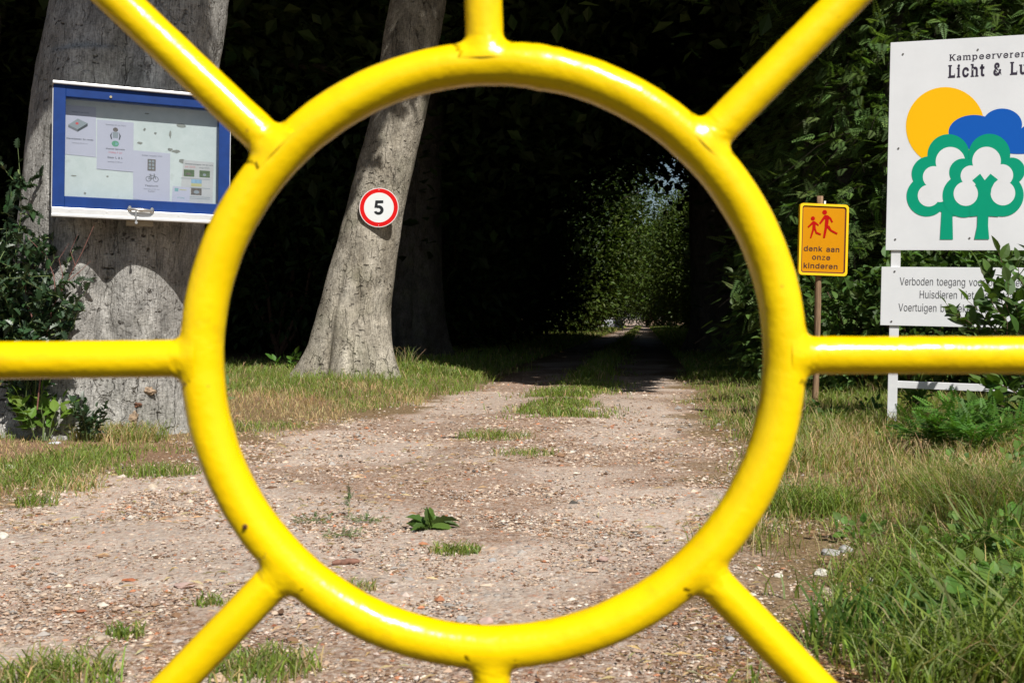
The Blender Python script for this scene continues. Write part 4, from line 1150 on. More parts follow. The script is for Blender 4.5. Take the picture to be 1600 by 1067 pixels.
# ================================================================== GRASS
def blades(r, x, y, h, wd, col, lean=.55):
    n = len(x); z = gz(x, y) - .004
    lean = np.broadcast_to(lean, (n,))
    a = r.rand(n) * 6.28
    ld = np.stack([np.cos(a), np.sin(a), 0 * a], -1) * (lean * (.25 + r.rand(n)))[:, None]
    b = np.stack([x, y, z], -1)
    pa = r.rand(n) * 6.28
    s = np.stack([np.cos(pa), np.sin(pa), 0 * pa], -1) * (wd / 2)[:, None]
    H = h[:, None]; up = np.array([0, 0, 1.])
    m1 = b + (up * .5 + ld * .18) * H; m2 = b + (up * .84 + ld * .5) * H; tp = b + (up * (1 - .25 * lean[:, None] * r.rand(n, 1)) + ld) * H
    V = np.stack([b - s, b + s, m1 - s * .9, m1 + s * .9, m2 - s * .6, m2 + s * .6, tp], 1).reshape(-1, 3)
    o = 7 * np.arange(n)[:, None]
    Q = np.concatenate([o + np.array([[0, 1, 3, 2]]), o + np.array([[2, 3, 5, 4]])]); T = o + np.array([[4, 5, 6]])
    return V, T, Q, np.repeat(col, 7, 0)
GREEN, DRY, PALE = (.20, .275, .05), (.52, .40, .22), (.27, .32, .12)
def mixcol(r, n, dry):
    g = tint(r, n, GREEN, .4); d = tint(r, n, DRY, .35); p = tint(r, n, PALE, .3)
    k = r.rand(n)
    return np.where((k < dry)[:, None], d, np.where((r.rand(n) < .25)[:, None], p, g))
def grass_all():
    r = np.random.RandomState(200)
    def samp(n, y0, y1, pw=1.5):
        u = r.rand(n)
        y = (y0 ** (1 - pw) + u * (y1 ** (1 - pw) - y0 ** (1 - pw))) ** (1 / (1 - pw))
        return (r.rand(n) * 2 - 1) * (.55 * y + .8), y
    parts = []
    # right verge
    x, y = samp(420000, 2.3, 17)
    e = x - xr(y) + n2(x, y, 2.6, 31, 4) * .22
    cl = n2(x, y, 2.6, 210, 3)
    bald = np.exp(-(((x - 1.12) / .28) ** 2 + ((y - 3.65) / .42) ** 2))
    k = (e > -.05) & (r.rand(len(x)) < np.where(y > 7.5, sstep(-.12, .12, e) * (.6 + .4 * sstep(-.4, .3, cl)), sstep(-.15, .35, e) * (.3 + .7 * sstep(-.4, .3, cl))) * (1 - .95 * bald) * (1 - .55 * sstep(4.2, 2.9, y)))
    x, y, e, cl = x[k], y[k], e[k], cl[k]
    dryz = np.exp(-((y - 5.6) / 1.9) ** 2) * np.exp(-((e - .75) / .8) ** 2)
    dry = np.clip(.12 + .48 * dryz + .3 * sstep(.1, .7, n2(x, y, 1.7, 220, 3)) - .3 * sstep(3.7, 2.9, y), .03, .95)
    near = sstep(4.2, 2.9, y)
    h = (.055 + .05 * sstep(.0, .8, e) + .035 * near + .07 * np.clip(cl, 0, 1)) * (.35 + .75 * r.rand(len(x)) + .9 * r.rand(len(x)) ** 9) * np.where(y > 8.5, .9, 1)
    parts.append(blades(r, x, y, h, (.0028 + .0065 * near * r.rand(len(x)) ** 3) * (.7 + .6 * r.rand(len(x))) + .0003 * y, mixcol(r, len(x), dry), .6 + .5 * near + .7 * r.rand(len(x))))
    # left verge
    x, y = samp(270000, 4.2, 17)
    e = xl(y) - x + n2(x, y, 2.2, 31, 4) * .28
    gp = n2(x, y, 1.25, 230, 4)
    far = sstep(8, 10.5, y)
    dens = np.where(y > 7.5, sstep(-.06, .12, e), sstep(-.05, .35, e)) * np.where(r.rand(len(x)) < far, .95, .34 + .5 * sstep(.1, .6, gp))
    k = (e > -.02) & (r.rand(len(x)) < dens)
    x, y, e, gp, far = x[k], y[k], e[k], gp[k], far[k]
    dry = np.clip(.70 - .75 * gp - .56 * far + .12 * sstep(9.6, 10.8, y) * sstep(12.6, 11.5, y) * sstep(-.3, .3, -n2(x, y, .9, 240, 2)), .08, .92)
    h = (.032 + .05 * far + .035 * np.clip(gp, 0, 1)) * (.4 + .7 * r.rand(len(x)) + .9 * r.rand(len(x)) ** 9)
    parts.append(blades(r, x, y, h, .003 * (.7 + .6 * r.rand(len(x))) + .0003 * y, mixcol(r, len(x), dry), .6 + .7 * r.rand(len(x))))
    # the green strip between the wheel ruts
    n = 30000
    y = 8.4 + 24 * r.rand(n) ** 1.8
    xc = np.interp(y, [8.6, 10.8, 13.4, 20, 40], [.40, .52, .95, 1.69, 4.1]); x = xc + r.randn(n) * .21
    k = r.rand(n) < sstep(8.9, 10, y + n2(x, y, 2, 250, 2) * 1.0) * sstep(-.25, .2, n2(x, y, 1.9, 251, 3) + .16) * np.where(y > 13.5, .4, 1)
    x, y = x[k], y[k]
    parts.append(blades(r, x, y, .055 * (.4 + .9 * r.rand(len(x))), .006 + .0003 * y, mixcol(r, len(x), np.full(len(x), .16)), .7))
    # beyond, in the shade and out again at the far end
    n = 42000
    y = 14 + 90 * r.rand(n) ** 2.2
    sd = r.rand(n) < .5
    q = .15 + np.abs(r.randn(n)) * (1.2 + .02 * y)
    x = np.where(sd, xr(y) + q, xl(y) - q)
    m = r.rand(n) < .10
    x = np.where(m, .5 * (xl(y) + xr(y)) + r.randn(n) * .12, x)
    parts.append(blades(r, x, y, .12 * (.4 + .8 * r.rand(n)), .008 + .0004 * y, mixcol(r, n, np.full(n, .1)), .7))
    V, T, Q, C = merge(parts)
    o = mesh("grass", V, [T, Q], GRASS, col=C)
    tag(o, "short green and straw-dry grass on both verges and between the wheel ruts", "grass", kind="stuff")
grass_all()
def tufts():
    LT = [((245, 742), .22, .07, 420, .1, "wide green grass tuft on the left of the track before the big beech"),
          ((712, 862), .09, .035, 260, .1, "small grass tuft on the track right in front of the dock plant"),
          ((775, 684), .28, .06, 420, .2, "grass tuft on the middle of the track, nearest to the green strip"),
          ((822, 711), .20, .05, 200, .15, "flat grass tuft on the middle of the track right of and below the longer one"),
          ((195, 994), .05, .04, 90, .05, "small green tuft on gravel at the lower left, beside the lower spoke"),
          ((400, 1050), .15, .06, 420, .25, "green grass tuft below the lower left spoke"),
          ((85, 1068), .15, .075, 380, .25, "bushy grass tuft in the bottom left corner"),
          ((562, 922), .06, .04, 90, .3, "thin grass tuft close to the ring's lower left inside"),
          ((700, 1040), .0, .0, 0, 0, ""),
          ((55, 790), .10, .07, 150, .1, "grass tuft at the left-hand edge beside the track"),
          ((110, 765), .16, .08, 180, .55, "half-dry grass tuft at the left before the big beech"),
          ((255, 655), .16, .26, 260, .25, "tall grass tuft at the right foot of the big beech"),
          ((620, 575), .25, .3, 160, .3, "long grass at the right foot of the leaning beech"),
          ((1262, 800), .22, .12, 760, .12, "dark green grass clump at the right verge beside the ring"),
          ((185, 686), .34, .12, 900, .5, "half-dry grass fringe along the foot of the big beech"),
          ((560, 588), .55, .10, 620, .3, "grass fringe along the foot of the leaning beech"),
          ((330, 945), .05, .04, 60, .1, "tiny grass tuft on gravel left of the lower left spoke's joint")]
    for i, (uv, rad, h, n, dry, lab) in enumerate(LT):
        if not n: continue
        r = np.random.RandomState(300 + i)
        b = at(*uv)
        q = rad * r.rand(n) ** .7; a = r.rand(n) * 6.28
        x = b[0] + q * np.cos(a); y = b[1] + q * np.sin(a) * .7
        V, T, Q, C = blades(r, x, y, h * (.5 + .7 * r.rand(n)), np.full(n, .0045), mixcol(r, n, np.full(n, dry)), .7 + .8 * r.rand(n))
        o = mesh("grass_tuft", V - b, [T, Q], GRASS, col=C, loc=b)
        tag(o, lab, "grass tuft", "grass tufts by the track")
    # the big wiry tussock and the blade-leaved clump at the right
    r = np.random.RandomState(333)
    b = at(1535, 850); n = 2600
    q = .17 * r.rand(n) ** .6; a = r.rand(n) * 6.28
    V, T, Q, C = blades(r, b[0] + q * np.cos(a), b[1] + q * np.sin(a), .30 * (.5 + .6 * r.rand(n)), np.full(n, .0028), mixcol(r, n, np.full(n, .32)) * .85, 1.0)
    tag(mesh("grass_tussock", V - b, [T, Q], GRASS, col=C, loc=b), "big wiry tussock of fine grass at the right, in front of the ferns", "tussock")
    b = at(1560, 900); n = 46
    q = .07 * r.rand(n) ** .6; a = r.rand(n) * 6.28
    V, T, Q, C = blades(r, b[0] + q * np.cos(a), b[1] + q * np.sin(a), .30 * (.4 + .7 * r.rand(n)), np.full(n, .009), tint(r, n, (.19, .27, .08), .3), .8)
    tag(mesh("reed_clump", V - b, [T, Q], GRASS, col=C, loc=b), "clump of broad blue-green grass blades standing right of the tussock", "grass clump")
    b = at(1440, 1010); n = 190
    q = .20 * r.rand(n) ** .6; a = r.rand(n) * 6.28
    V, T, Q, C = blades(r, b[0] + q * np.cos(a) * 1.4, b[1] + q * np.sin(a), .15 * (.5 + .7 * r.rand(n)), np.full(n, .009), tint(r, n, (.10, .19, .04), .3), .9)
    tag(mesh("grass_clump", V - b, [T, Q], GRASS, col=C, loc=b), "broad-bladed bright green grass clump at the bottom right beside the lower right spoke", "grass clump")
tufts()
def brambles():
    for i, (u, v, lab, n) in enumerate(((1588, 905, "creeping bramble leaves at the right-hand edge beside the broad blades", 14), (1570, 965, "creeping bramble leaves low at the right-hand edge", 14), (1500, 960, "bramble sprout with big round leaves left of the creeping ones at the lower right", 8),
                                       (1345, 850, "small leafy weed beside the heap of stones at the right", 7), (1600, 830, "leafy weed at the right-hand edge beside the tussock", 11), (1480, 740, "leafy weed just below the ferns at the right", 10),
    (1560, 800, "leafy weed behind the tussock near the right-hand edge", 14), (1596, 985, "broad leafy weed in the bottom right corner", 16), (1540, 1020, "leafy weed low in the bottom right grass", 14), (1420, 930, "small leafy weed right of the stone heap", 10), (1590, 760, "leafy weed at the right-hand edge below the ferns", 14), (1530, 900, "leafy weed at the right foot of the tussock", 12), (1400, 690, "leafy weed between the white post and the dry grass", 9))):
        b = at(u, v)
        plant("bramble", b, lab, "plant", bush_stems(np.random.RandomState(400 + i), n, .17 if u > 1500 else .09, .19 if u > 1500 else .15), .038 if u > 1500 else .034, LEAF, OVATE, (.10, .19, .035), 410 + i, "weeds on the right verge", per=5, ratio=.8, r0=.0022, up=.5)
brambles()
def weeds():
    b = at(668, 829); r = np.random.RandomState(500); n = 19
    t = thing("dock_plant", b, "scruffy green dock plant with a rosette of broad leaves in the middle of the gravel", "weed")
    a = np.concatenate([[2.9, 2.6, 1.9, 1.5, .35, .15, -.1, .8, 3.5, -.4, -2.6], r.rand(8) * 6.28]); el = np.concatenate([[.7, .5, 1.1, 1.2, .55, .4, .15, .75, .25, .1, .1], .1 + .9 * r.rand(8)])
    D = np.stack([np.cos(a) * np.cos(el), np.sin(a) * .6 * np.cos(el), np.sin(el)], -1)
    L = np.concatenate([[.095, .08, .08, .085, .115, .10, .09, .075, .065, .065, .055], .04 + .045 * r.rand(8)])
    dock = leaf_tpl([0, .15, .24, .34, .44, .54, .64, .74, .84, .93, 1], [.0, .10, .26, .24, .42, .34, .46, .32, .34, .16, 0], .45, .45)
    c = cloud(np.stack([.012 * r.randn(n), .012 * r.randn(n), .004 + .01 * r.rand(n)], -1), D, np.stack([-D[:, 0] * .6, -.5 + 0 * a, .8 + 0 * a], -1) + r.randn(n, 3) * .4, L, L * .40, tint(r, n, (.095, .165, .035), .4), dock)
    leaves("leaves", [c], LEAF, t)
    m = MB()
    for k in range(4):
        q = D[k] * L[k] * .5; m.cyl((0, 0, 0), tuple(q), .0028, k=6)
    m.build("stalks", STEM, t)
    st = [[(0, 0, 0), (.003, 0, .06), (0, 0, .115)]]
    plant("feathery_weed", at(545, 806), "upright feathery green weed on the gravel left of the dock plant", "weed", st, .03, LEAF, FERN, (.06, .12, .03), 510, per=26, ratio=.7, r0=.002, start=.3, up=.5)
    for i, (u, v, lab) in enumerate(((490, 815, "flat creeping weed on the gravel, leftmost of the patch beside the dock plant"), (572, 815, "flat creeping weed on the gravel between upright weed and dock plant"), (535, 838, "flat creeping weed on the gravel just below the upright weed"))):
        st = [[(0, 0, .004), (q * .5, w_ * .5, .012), (q, w_, .012)] for q, w_ in ((.07, .02), (-.07, .03), (.05, -.05), (-.05, -.05), (.0, .06))]
        plant("creeping_weed", at(u, v), lab, "weed", st, .026, LEAF, FERN, (.075, .13, .03), 520 + i, "creeping weeds on the gravel", per=8, ratio=.8, r0=.0015, up=.5)
weeds()

# ================================================================== STONES, TWIGS
def stones():
    W, Gy, Pk, Br, Be = (.60, .57, .50), (.33, .32, .31), (.42, .30, .26), (.38, .13, .06), (.46, .38, .29)
    S = [((3, 842), 13, W, "pale rounded stone at the left-hand edge of the track"), ((288, 916), 18, Pk, "flat pinkish stone left of the lower left spoke"), ((350, 985), 14, W, "thin white chip under the lower left spoke on the left gravel"),
         ((1282, 899), 13, W, "yellowish white stone in the stone heap on the right verge"), ((1362, 909), 13, W, "white stone at the right end of the stone heap"), ((1298, 866), 15, Gy, "grey angular stone topmost in the stone heap on the right verge"),
         ((1322, 862), 13, Gy, "dark grey stone right of the topmost one in the stone heap"), ((1292, 929), 13, Be, "beige stone lowest in the stone heap on the right verge"), ((1308, 908), 9, Br, "red brick crumb in the middle of the stone heap"),
         ((1346, 922), 9, Br, "red brick crumb at the lower right of the stone heap"), ((1216, 901), 8, W, "small white stone left of the stone heap near the ring"), ((1172, 930), 12, W, "white chip beside the lower right spoke's joint"),
         ((770, 878), 8, Gy, "small dark grey stone low on the track inside the ring"), ((943, 874), 10, Pk, "reddish stone low on the track inside the ring"), ((88, 693), 11, (.5, .5, .52), "grey flat stone in the dry grass before the big beech"),
         ((200, 907), 15, Br, "flat orange brick shard left of the lower left spoke"), ((20, 885), 7, Br, "small orange brick shard at the left-hand edge"), ((127, 955), 11, Br, "orange brick shard on the lower left gravel"),
         ((858, 775), 7, Be, "small pale stone in the middle of the track"), ((760, 975), 14, Pk, "pinkish stone just above the ring's lower limb"), ((720, 970), 11, Gy, "grey stone just above the ring's lower limb"),
         ((240, 762), 9, Be, "beige stone on the track's left edge near the wide tuft"), ((58, 748), 8, Be, "pale stone at the left before the dry grass"), ((470, 770), 6, W, "small white chip on the track left of the upright weed"), ((15, 733), 9, W, "white stone at the left-hand edge in the dry grass"), ((1140, 1002), 10, Gy, "grey stone in the gravel beside the lower right spoke"), ((160, 1000), 12, Be, "beige stone at the bottom left corner of the gravel")]
    for i, (uv, s, c, lab) in enumerate(S):
        r = np.random.RandomState(600 + i)
        b = at(*uv); s = s * b[1] / FPX
        bm = bmesh.new(); bmesh.ops.create_icosphere(bm, subdivisions=3, radius=1)
        V = np.array([v.co[:] for v in bm.verts]); F = np.array([[v.index for v in f.verts] for f in bm.faces]); bm.free()
        cut = rnd_dirs(r, 9)
        for d in cut:
            h = V @ d; V = V - np.maximum(h - (.55 + .3 * r.rand()), 0)[:, None] * d
        V = V * (1 + .06 * fbm(V * 3 + i, i, 3))[:, None] * np.array([1, .75, .22 if 'shard' in lab or 'chip' in lab or 'flat' in lab else .6]) * s
        a = (r.rand() - .5) * 1.2
        V = V @ np.array([[math.cos(a), math.sin(a), 0], [-math.sin(a), math.cos(a), 0], [0, 0, 1]])
        cc = np.array(c) * (1 + .25 * fbm(V / s * 2.5, i + 3, 4))[:, None]
        nm = "brick_shard" if c == Br else "stone"
        b[2] += V[:, 2].max() * .45
        o = mesh(nm, V, [F], STONEC, col=cc, loc=b)
        tag(o, lab, "brick shard" if c == Br else "stone", "stones on the track and verge")
    for i, (a, b, rr, lab) in enumerate((((519, 883), (562, 880), .010, "short thick brown stick on the gravel inside the ring's lower left"), ((690, 684), (724, 685), .006, "thin dark stick on the track left of the middle grass tuft"))):
        A, B = at(*a), at(*b)
        q = np.linspace(0, 1, 8)[:, None]
        P = (B - A) * q; P[:, 2] += rr * .8; P[1:-1] += np.random.RandomState(i).randn(6, 3) * rr * .2
        V, F = tube_vf(P, rr * np.array([.5, 1, .95, 1.05, .9, 1, .85, .5]), 9)
        V = V + .15 * rr * fbm(V * 90, 3, 3)[:, None]
        tag(mesh("stick", V, [F], plain("stick_bark", (.26, .13, .09) if i == 0 else (.09, .06, .05), .85, dirt=.5, sc=60), loc=A, smooth=True), lab, "stick", "sticks on the track")
stones()

# ================================================================== NOTICE CASE
ALU = plain("weathered_aluminium", (.78, .78, .77), .42, .55, .5, .12, 14)
BLUE = plain("blue_paint", (.008, .042, .20), .5, 0, .22, .3, 7)
PANEL_M = None
def panel_mat():
    m, nt, p = new_mat("stained_white_panel"); n = N(nt)
    tc = n("ShaderNodeTexCoord").outputs["Object"]
    f = noise(n, tc, 9, 6, .7)
    c = ramp(n, f, [(.3, (.50, .55, .545)), (.6, (.58, .62, .62)), (.75, (.43, .47, .46))])
    g = ramp(n, noise(n, mapping(n, tc, (1, 1, 1.6)), 22, 5, .75), [(.63, 0), (.72, 1)])
    c = mixc(n, math_(n, 'MULTIPLY', g, .7), c, (.36, .37, .34))
    n.l(c, p.inputs["Base Color"]); p.inputs["Roughness"].default_value = .6
    return m
def glass_mat():
    m = bpy.data.materials.new("glass_pane"); m.use_nodes = True
    nt = m.node_tree; nt.nodes.remove(nt.nodes["Principled BSDF"]); n = N(nt)
    tr = n("ShaderNodeBsdfTransparent"); tr.inputs[0].default_value = (.94, .96, .96, 1)
    gl = n("ShaderNodeBsdfGlossy"); gl.inputs["Roughness"].default_value = .03
    x = n("ShaderNodeMixShader"); x.inputs[0].default_value = .06; n.l(tr.outputs[0], x.inputs[1]); n.l(gl.outputs[0], x.inputs[2])
    n.l(x.outputs[0], nt.nodes["Material Output"].inputs[0])
    return m
INK = plain("black_ink", (.03, .03, .035), .6)
GREYINK = plain("grey_ink", (.14, .14, .16), .6)
REDINK = plain("red_ink", (.55, .05, .05), .6)
PAPER = plain("white_paper", (.47, .46, .57), .7, dirt=.05, sc=5)
BOX0 = px(81, 337, 6.9)
CP = Plane(BOX0, math.radians(24), math.radians(.7))
def rect(P, u0, v0, u1, v1, off=0):
    a = P.at(u0, v0, off); b = P.at(u1, v1, off)
    return min(a[0], b[0]), max(a[0], b[0]), min(a[1], b[1]), max(a[1], b[1])
def notice_case():
    t = bpy.data.objects.new("notice_case", None); link(t); CP.put(t)
    tag(t, "shallow blue-framed glass notice case with aluminium edges hung on the big beech", "notice board")
    W, H = 1.085, .852
    m = MB()
    f = .072
    m.box(0, f, 0, .125, .055, H - .03, bev=.004); m.box(W - f, W, 0, .125, .055, H - .03, bev=.004)
    m.box(f, W - f,   .001, .124, .055, .055 + f, bev=.004); m.box(f, W - f, .001, .124, H - .03 - f, H - .03, bev=.004)
    m.build("frame", BLUE, t)
    m = MB()
    m.box(-.006, W + .006, -.022, .125, H - .029, H - .012, bev=.003)
    m.build("top_edge", ALU, t)
    m = MB()
    m.box(-.004, W + .004, -.016, .104, 0, .054, bev=.004)
    m.box(-.004, W + .004, -.024, -.0165, -.004, .012, bev=.002)
    for k in range(5): m.cyl((.1 + k * .22, -.015, .036), (.1 + k * .22, -.019, .036), .005, k=10)
    m.build("bottom_edge", ALU, t)
    m = MB(); m.box(W + .0005, W + .005, .004, .1, .056, H - .05, bev=.001); m.box(-.005, -.0005, .004, .1, .056, H - .05, bev=.001); m.build("side_edge", ALU, t)
    m = MB(); m.box(f - .01, W - f + .01, .095, .12, .07 + f - .03, H - .03 - f + .01); pn = m.build("back_panel", panel_mat(), t)
    m = MB(); r = np.random.RandomState(5)
    for (u, v, a, b) in ((283, 197, 9, 3.5), (266, 210, 1.8, 7), (226, 203, 2.2, 2.2), (243, 209, 2, 2), (219, 224, 4, 2), (275, 237, 6, 3), (266, 234, 3.5, 2.5), (284, 252, 6, 3.5), (168, 276, 2, 1.4), (115, 275, 4, 1.2), (230, 178, 4, 1), (133, 302, 2, 2)):
        x, z = CP.at(u, v, .095); s = .0041
        k = 9
        m.flat([(x + a * s * math.cos(6.283 * i / k) * (.7 + .6 * r.rand()), z + b * s * math.sin(6.283 * i / k) * (.7 + .6 * r.rand())) for i in range(k)], .0942)
    m.build("paint_chips", plain("bare_patch", (.25, .25, .22), .8, dirt=.3, sc=30), pn)
    m = MB(); m.box(f - .006, W - f + .006, .028, .031, .055 + f - .006, H - .03 - f + .006); m.build("pane", glass_mat(), t)
    m = MB(); x, z = CP.at(173, 152); m.cyl((x, .002, z), (x, -.006, z), .008, k=12); m.build("screw", plain("brass", (.5, .42, .25), .4, .7), t)
    # handle and its hook
    x0, z0 = CP.at(203, 327, -.03); x1, z1 = CP.at(238, 330, -.03)
    m = MB()
    V, F = tube_vf(np.array([(x0, 0, z0), (x0, -.03, z0), (x0 + .012, -.038, z0), ((x0 + x1) / 2, -.042, (z0 + z1) / 2), (x1 - .012, -.038, z1), (x1, -.03, z1), (x1, 0, z1)]), [.008, .007, .008, .012, .008, .007, .008], 12)
    m.add(V, F)
    for x, z in ((x0, z0), (x1, z1)): m.ell(x, z, .012, .024, -.0165, 0, 20); m.cyl((x, .0, z), (x, -.018, z), .015, k=14)
    h = m.build("handle", plain("nickel", (.62, .60, .56), .3, .8, dirt=.2, sc=20), t, True)
    x, z = CP.at(212, 345, -.04)
    m = MB(); m.cyl((x, -.042, z0 - .004), (x + .003, -.04, z - .008), .0055, k=10); m.cyl((x + .003, -.046, z - .012), (x + .003, -.034, z - .012), .009, k=12)
    m.build("hasp", plain("steel", (.6, .6, .6), .35, .8), h)
    x0, x1, z0, z1 = rect(CP, 197, 345, 239, 354, .08)
    m = MB(); m.box(x0, x1, .06, .13, z0, -.001, bev=.003); m.build("bracket", plain("pale_wood", (.4, .36, .28), .8, dirt=.3), t)
notice_case()
def poster(label, c, off, draw, mat=PAPER):
    """c: four photo corners TL TR BR BL; hangs on the back panel"""
    p = [CP.at(u, v, off) for u, v in c]
    x0, z0 = p[3]
    t = bpy.data.objects.new("poster", None); link(t)
    t.matrix_world = CP.M @ Matrix.Translation((x0, off, z0))
    tag(t, label, "poster", "papers in the notice case")
    q = [(a - x0, b - z0) for a, b in p]
    m = MB(); m.plate(q[::-1], 0, .0008); m.build("sheet", mat, t)
    w_ = q[1][0] - q[3][0]; h = q[0][1]
    mats = [INK, GREYINK, REDINK, plain("print_green", (.10, .34, .2), .7, dirt=.3, sc=60), plain("print_photo_green", (.10, .16, .05), .6, dirt=.7, sc=60), plain("print_photo_brown", (.16, .12, .10), .6, dirt=.7, sc=60),
            plain("print_teal", (.16, .34, .36), .7), plain("print_lime", (.45, .7, .2), .7), plain("print_sky", (.25, .42, .6), .7, dirt=.3, sc=40), plain("print_grey", (.24, .27, .30), .7), plain("print_straw", (.45, .42, .2), .7)]
    b = MB(); draw(b, w_, h, q); b.build("print", mats, t)
def ctext(b, st, w_, z, width, m=0, y=-.0006, bold=0): b.text(st, w_ / 2 - width / 2, z, y, width=width, m=m, bold=bold)
def d1(b, w_, h, q):
    ctext(b, "Vrijdag 9 juli 2010", w_, h * .86, w_ * .55)
    # a pack of playing cards
    b.flat([(w_ * .12, h * .60), (w_ * .42, h * .52), (w_ * .74, h * .66), (w_ * .42, h * .74)], -.0006, 9)
    b.flat([(w_ * .12, h * .60), (w_ * .42, h * .52), (w_ * .42, h * .47), (w_ * .12, h * .55)], -.0006, 1)
    b.flat([(w_ * .42, h * .52), (w_ * .74, h * .66), (w_ * .74, h * .60), (w_ * .42, h * .47)], -.0006, 0)
    b.ell(w_ * .40, h * .64, w_ * .05, h * .025, -.0009, 2)
    ctext(b, "Klaverjassen 2e ronde", w_, h * .31, w_ * .86, bold=14); ctext(b, "Aanvang 20.00 uur", w_, h * .23, w_ * .5, 1)
def d2(b, w_, h, q):
    ctext(b, "Woensdag 21 juli 2010", w_, h * .90, w_ * .55)
    # a drawn figure with its hands on its hips
    b.ell(w_ * .5, h * .82, w_ * .07, h * .045, -.0006, 5); b.flat([(w_ * .42, h * .77), (w_ * .58, h * .77), (w_ * .57, h * .65), (w_ * .43, h * .65)], -.0006, 9)
    for s in (-1, 1): b.flat([(w_ * (.5 + s * .09), h * .77), (w_ * (.5 + s * .15), h * .70), (w_ * (.5 + s * .12), h * .62), (w_ * (.5 + s * .09), h * .62), (w_ * (.5 + s * .11), h * .70)], -.0008, 0)
    b.ell(w_ * .5, h * .535, w_ * .10, h * .06, -.0006, 3); b.flat([(w_ * .5, h * .57), (w_ * .6, h * .53), (w_ * .5, h * .50)], -.0009, 6)
    ctext(b, "Musical Sprookje", w_, h * .41, w_ * .52, bold=14); ctext(b, "Vrijdag 9 juli", w_, h * .34, w_ * .38, 2)
    ctext(b, "Door L & L", w_, h * .23, w_ * .42, bold=22); ctext(b, "Aanvang 20.00 uur", w_, h * .15, w_ * .42)
def d3(b, w_, h, q):
    ctext(b, "Zondag 1 augustus 2010", w_, h * .90, w_ * .56)
    b.flat([(w_ * .38, h * .60), (w_ * .60, h * .60), (w_ * .60, h * .84), (w_ * .38, h * .84)], -.0006, 5)
    for i in (0, 1):
        for j in (0, 1, 2): b.flat([(w_ * (.41 + .09 * i), h * (.63 + .07 * j)), (w_ * (.475 + .09 * i), h * (.63 + .07 * j)), (w_ * (.475 + .09 * i), h * (.68 + .07 * j)), (w_ * (.41 + .09 * i), h * (.68 + .07 * j))], -.0009, 9)
    for x in (.41, .61): b.ringp(w_ * x, h * .43, w_ * .060, w_ * .078, -.0006, 1, 24)
    def bar(x0, z0, x1, z1, r=.009):
        d = math.hypot((x1 - x0) * w_, (z1 - z0) * h); nx, nz = -(z1 - z0) * h / d * r * w_, (x1 - x0) * w_ / d * r * w_
        b.flat([(x0 * w_ + nx, z0 * h + nz), (x1 * w_ + nx, z1 * h + nz), (x1 * w_ - nx, z1 * h - nz), (x0 * w_ - nx, z0 * h - nz)], bar.y, 1); bar.y -= .00004
    bar.y = -.0008
    for s in ((.41, .43, .46, .50), (.46, .50, .58, .50), (.58, .50, .50, .43), (.50, .43, .41, .43), (.46, .52, .50, .43), (.57, .53, .61, .43), (.43, .525, .49, .525), (.54, .53, .59, .535)): bar(*s)
    ctext(b, "Fietstocht", w_, h * .27, w_ * .36); ctext(b, "Aanvang 10.00 uur", w_, h * .21, w_ * .44, 1); ctext(b, "buiten", w_, h * .16, w_ * .2, 1)
def d4(b, w_, h, q):
    ox = q[0][0]
    b.text("Kampeervereniging Licht en Lucht", ox + .01, h * .90, -.0006, width=w_ * .82, m=0, bold=14)
    b.text("juli 2010", ox + .01, h * .83, -.0006, width=w_ * .3, m=2); b.text("augustus", ox + w_ * .46, h * .83, -.0006, width=w_ * .3, m=1)
    for x, z, m in ((.12, .62, 4), (.58, .62, 4), (.34, .40, 8), (.34, .20, 5)):
        b.flat([(w_ * x, h * z), (w_ * (x + .31), h * z), (w_ * (x + .31), h * (z + .16)), (w_ * x, h * (z + .16))], -.0006, m)
    b.flat([(w_ * .34, h * .40), (w_ * .65, h * .40), (w_ * .65, h * .47), (w_ * .34, h * .47)], -.0009, 10)
    b.ell(w_ * .73, h * .68, w_ * .05, h * .03, -.0009, 9); b.ell(w_ * .26, h * .68, w_ * .08, h * .03, -.0009, 5); b.ell(w_ * .5, h * .27, w_ * .08, h * .04, -.0009, 9)
    for z in (.57, .36, .15, .11): b.flat([(w_ * .05, h * z), (w_ * .9, h * z), (w_ * .9, h * (z + .012)), (w_ * .05, h * (z + .012))], -.0006, 9)
def d5(b, w_, h, q):
    b.flat([(w_ * .16, h * .72), (w_ * .36, h * .72), (w_ * .36, h * .90), (w_ * .16, h * .90)], -.0006, 6)
    b.flat([(w_ * .42, h * .80), (w_ * .8, h * .80), (w_ * .8, h * .84), (w_ * .42, h * .84)], -.0006, 10)
    ctext(b, "Vrijdag", w_, h * .34, w_ * .42, 6); b.flat([(w_ * .02, 0.002), (w_ * .96, .002), (w_ * .96, h * .08), (w_ * .02, h * .08)], -.0006, 7)
poster("white poster with a drawn pack of playing cards, leftmost in the notice case", [(101, 164), (150, 168), (150, 246), (100, 241)], .093, d1)
poster("white poster with a drawn figure above a green ball in the notice case", [(152, 187), (209, 192), (208, 269), (151, 264)], .092, d2)
poster("white poster with a picture above a bicycle drawing in the notice case", [(208, 235), (266, 240), (265, 317), (208, 311)], .093, d3)
poster("leaflet with four small photographs at the right of the notice case", [(287, 250), (334, 254), (332, 322), (280, 317)], .093, d4, plain("leaflet_paper", (.50, .49, .50), .6, dirt=.12, sc=12))
poster("small white card with teal emblem and lime strip in the notice case", [(270, 291), (297, 293), (296, 321), (268, 319)], .091, d5)

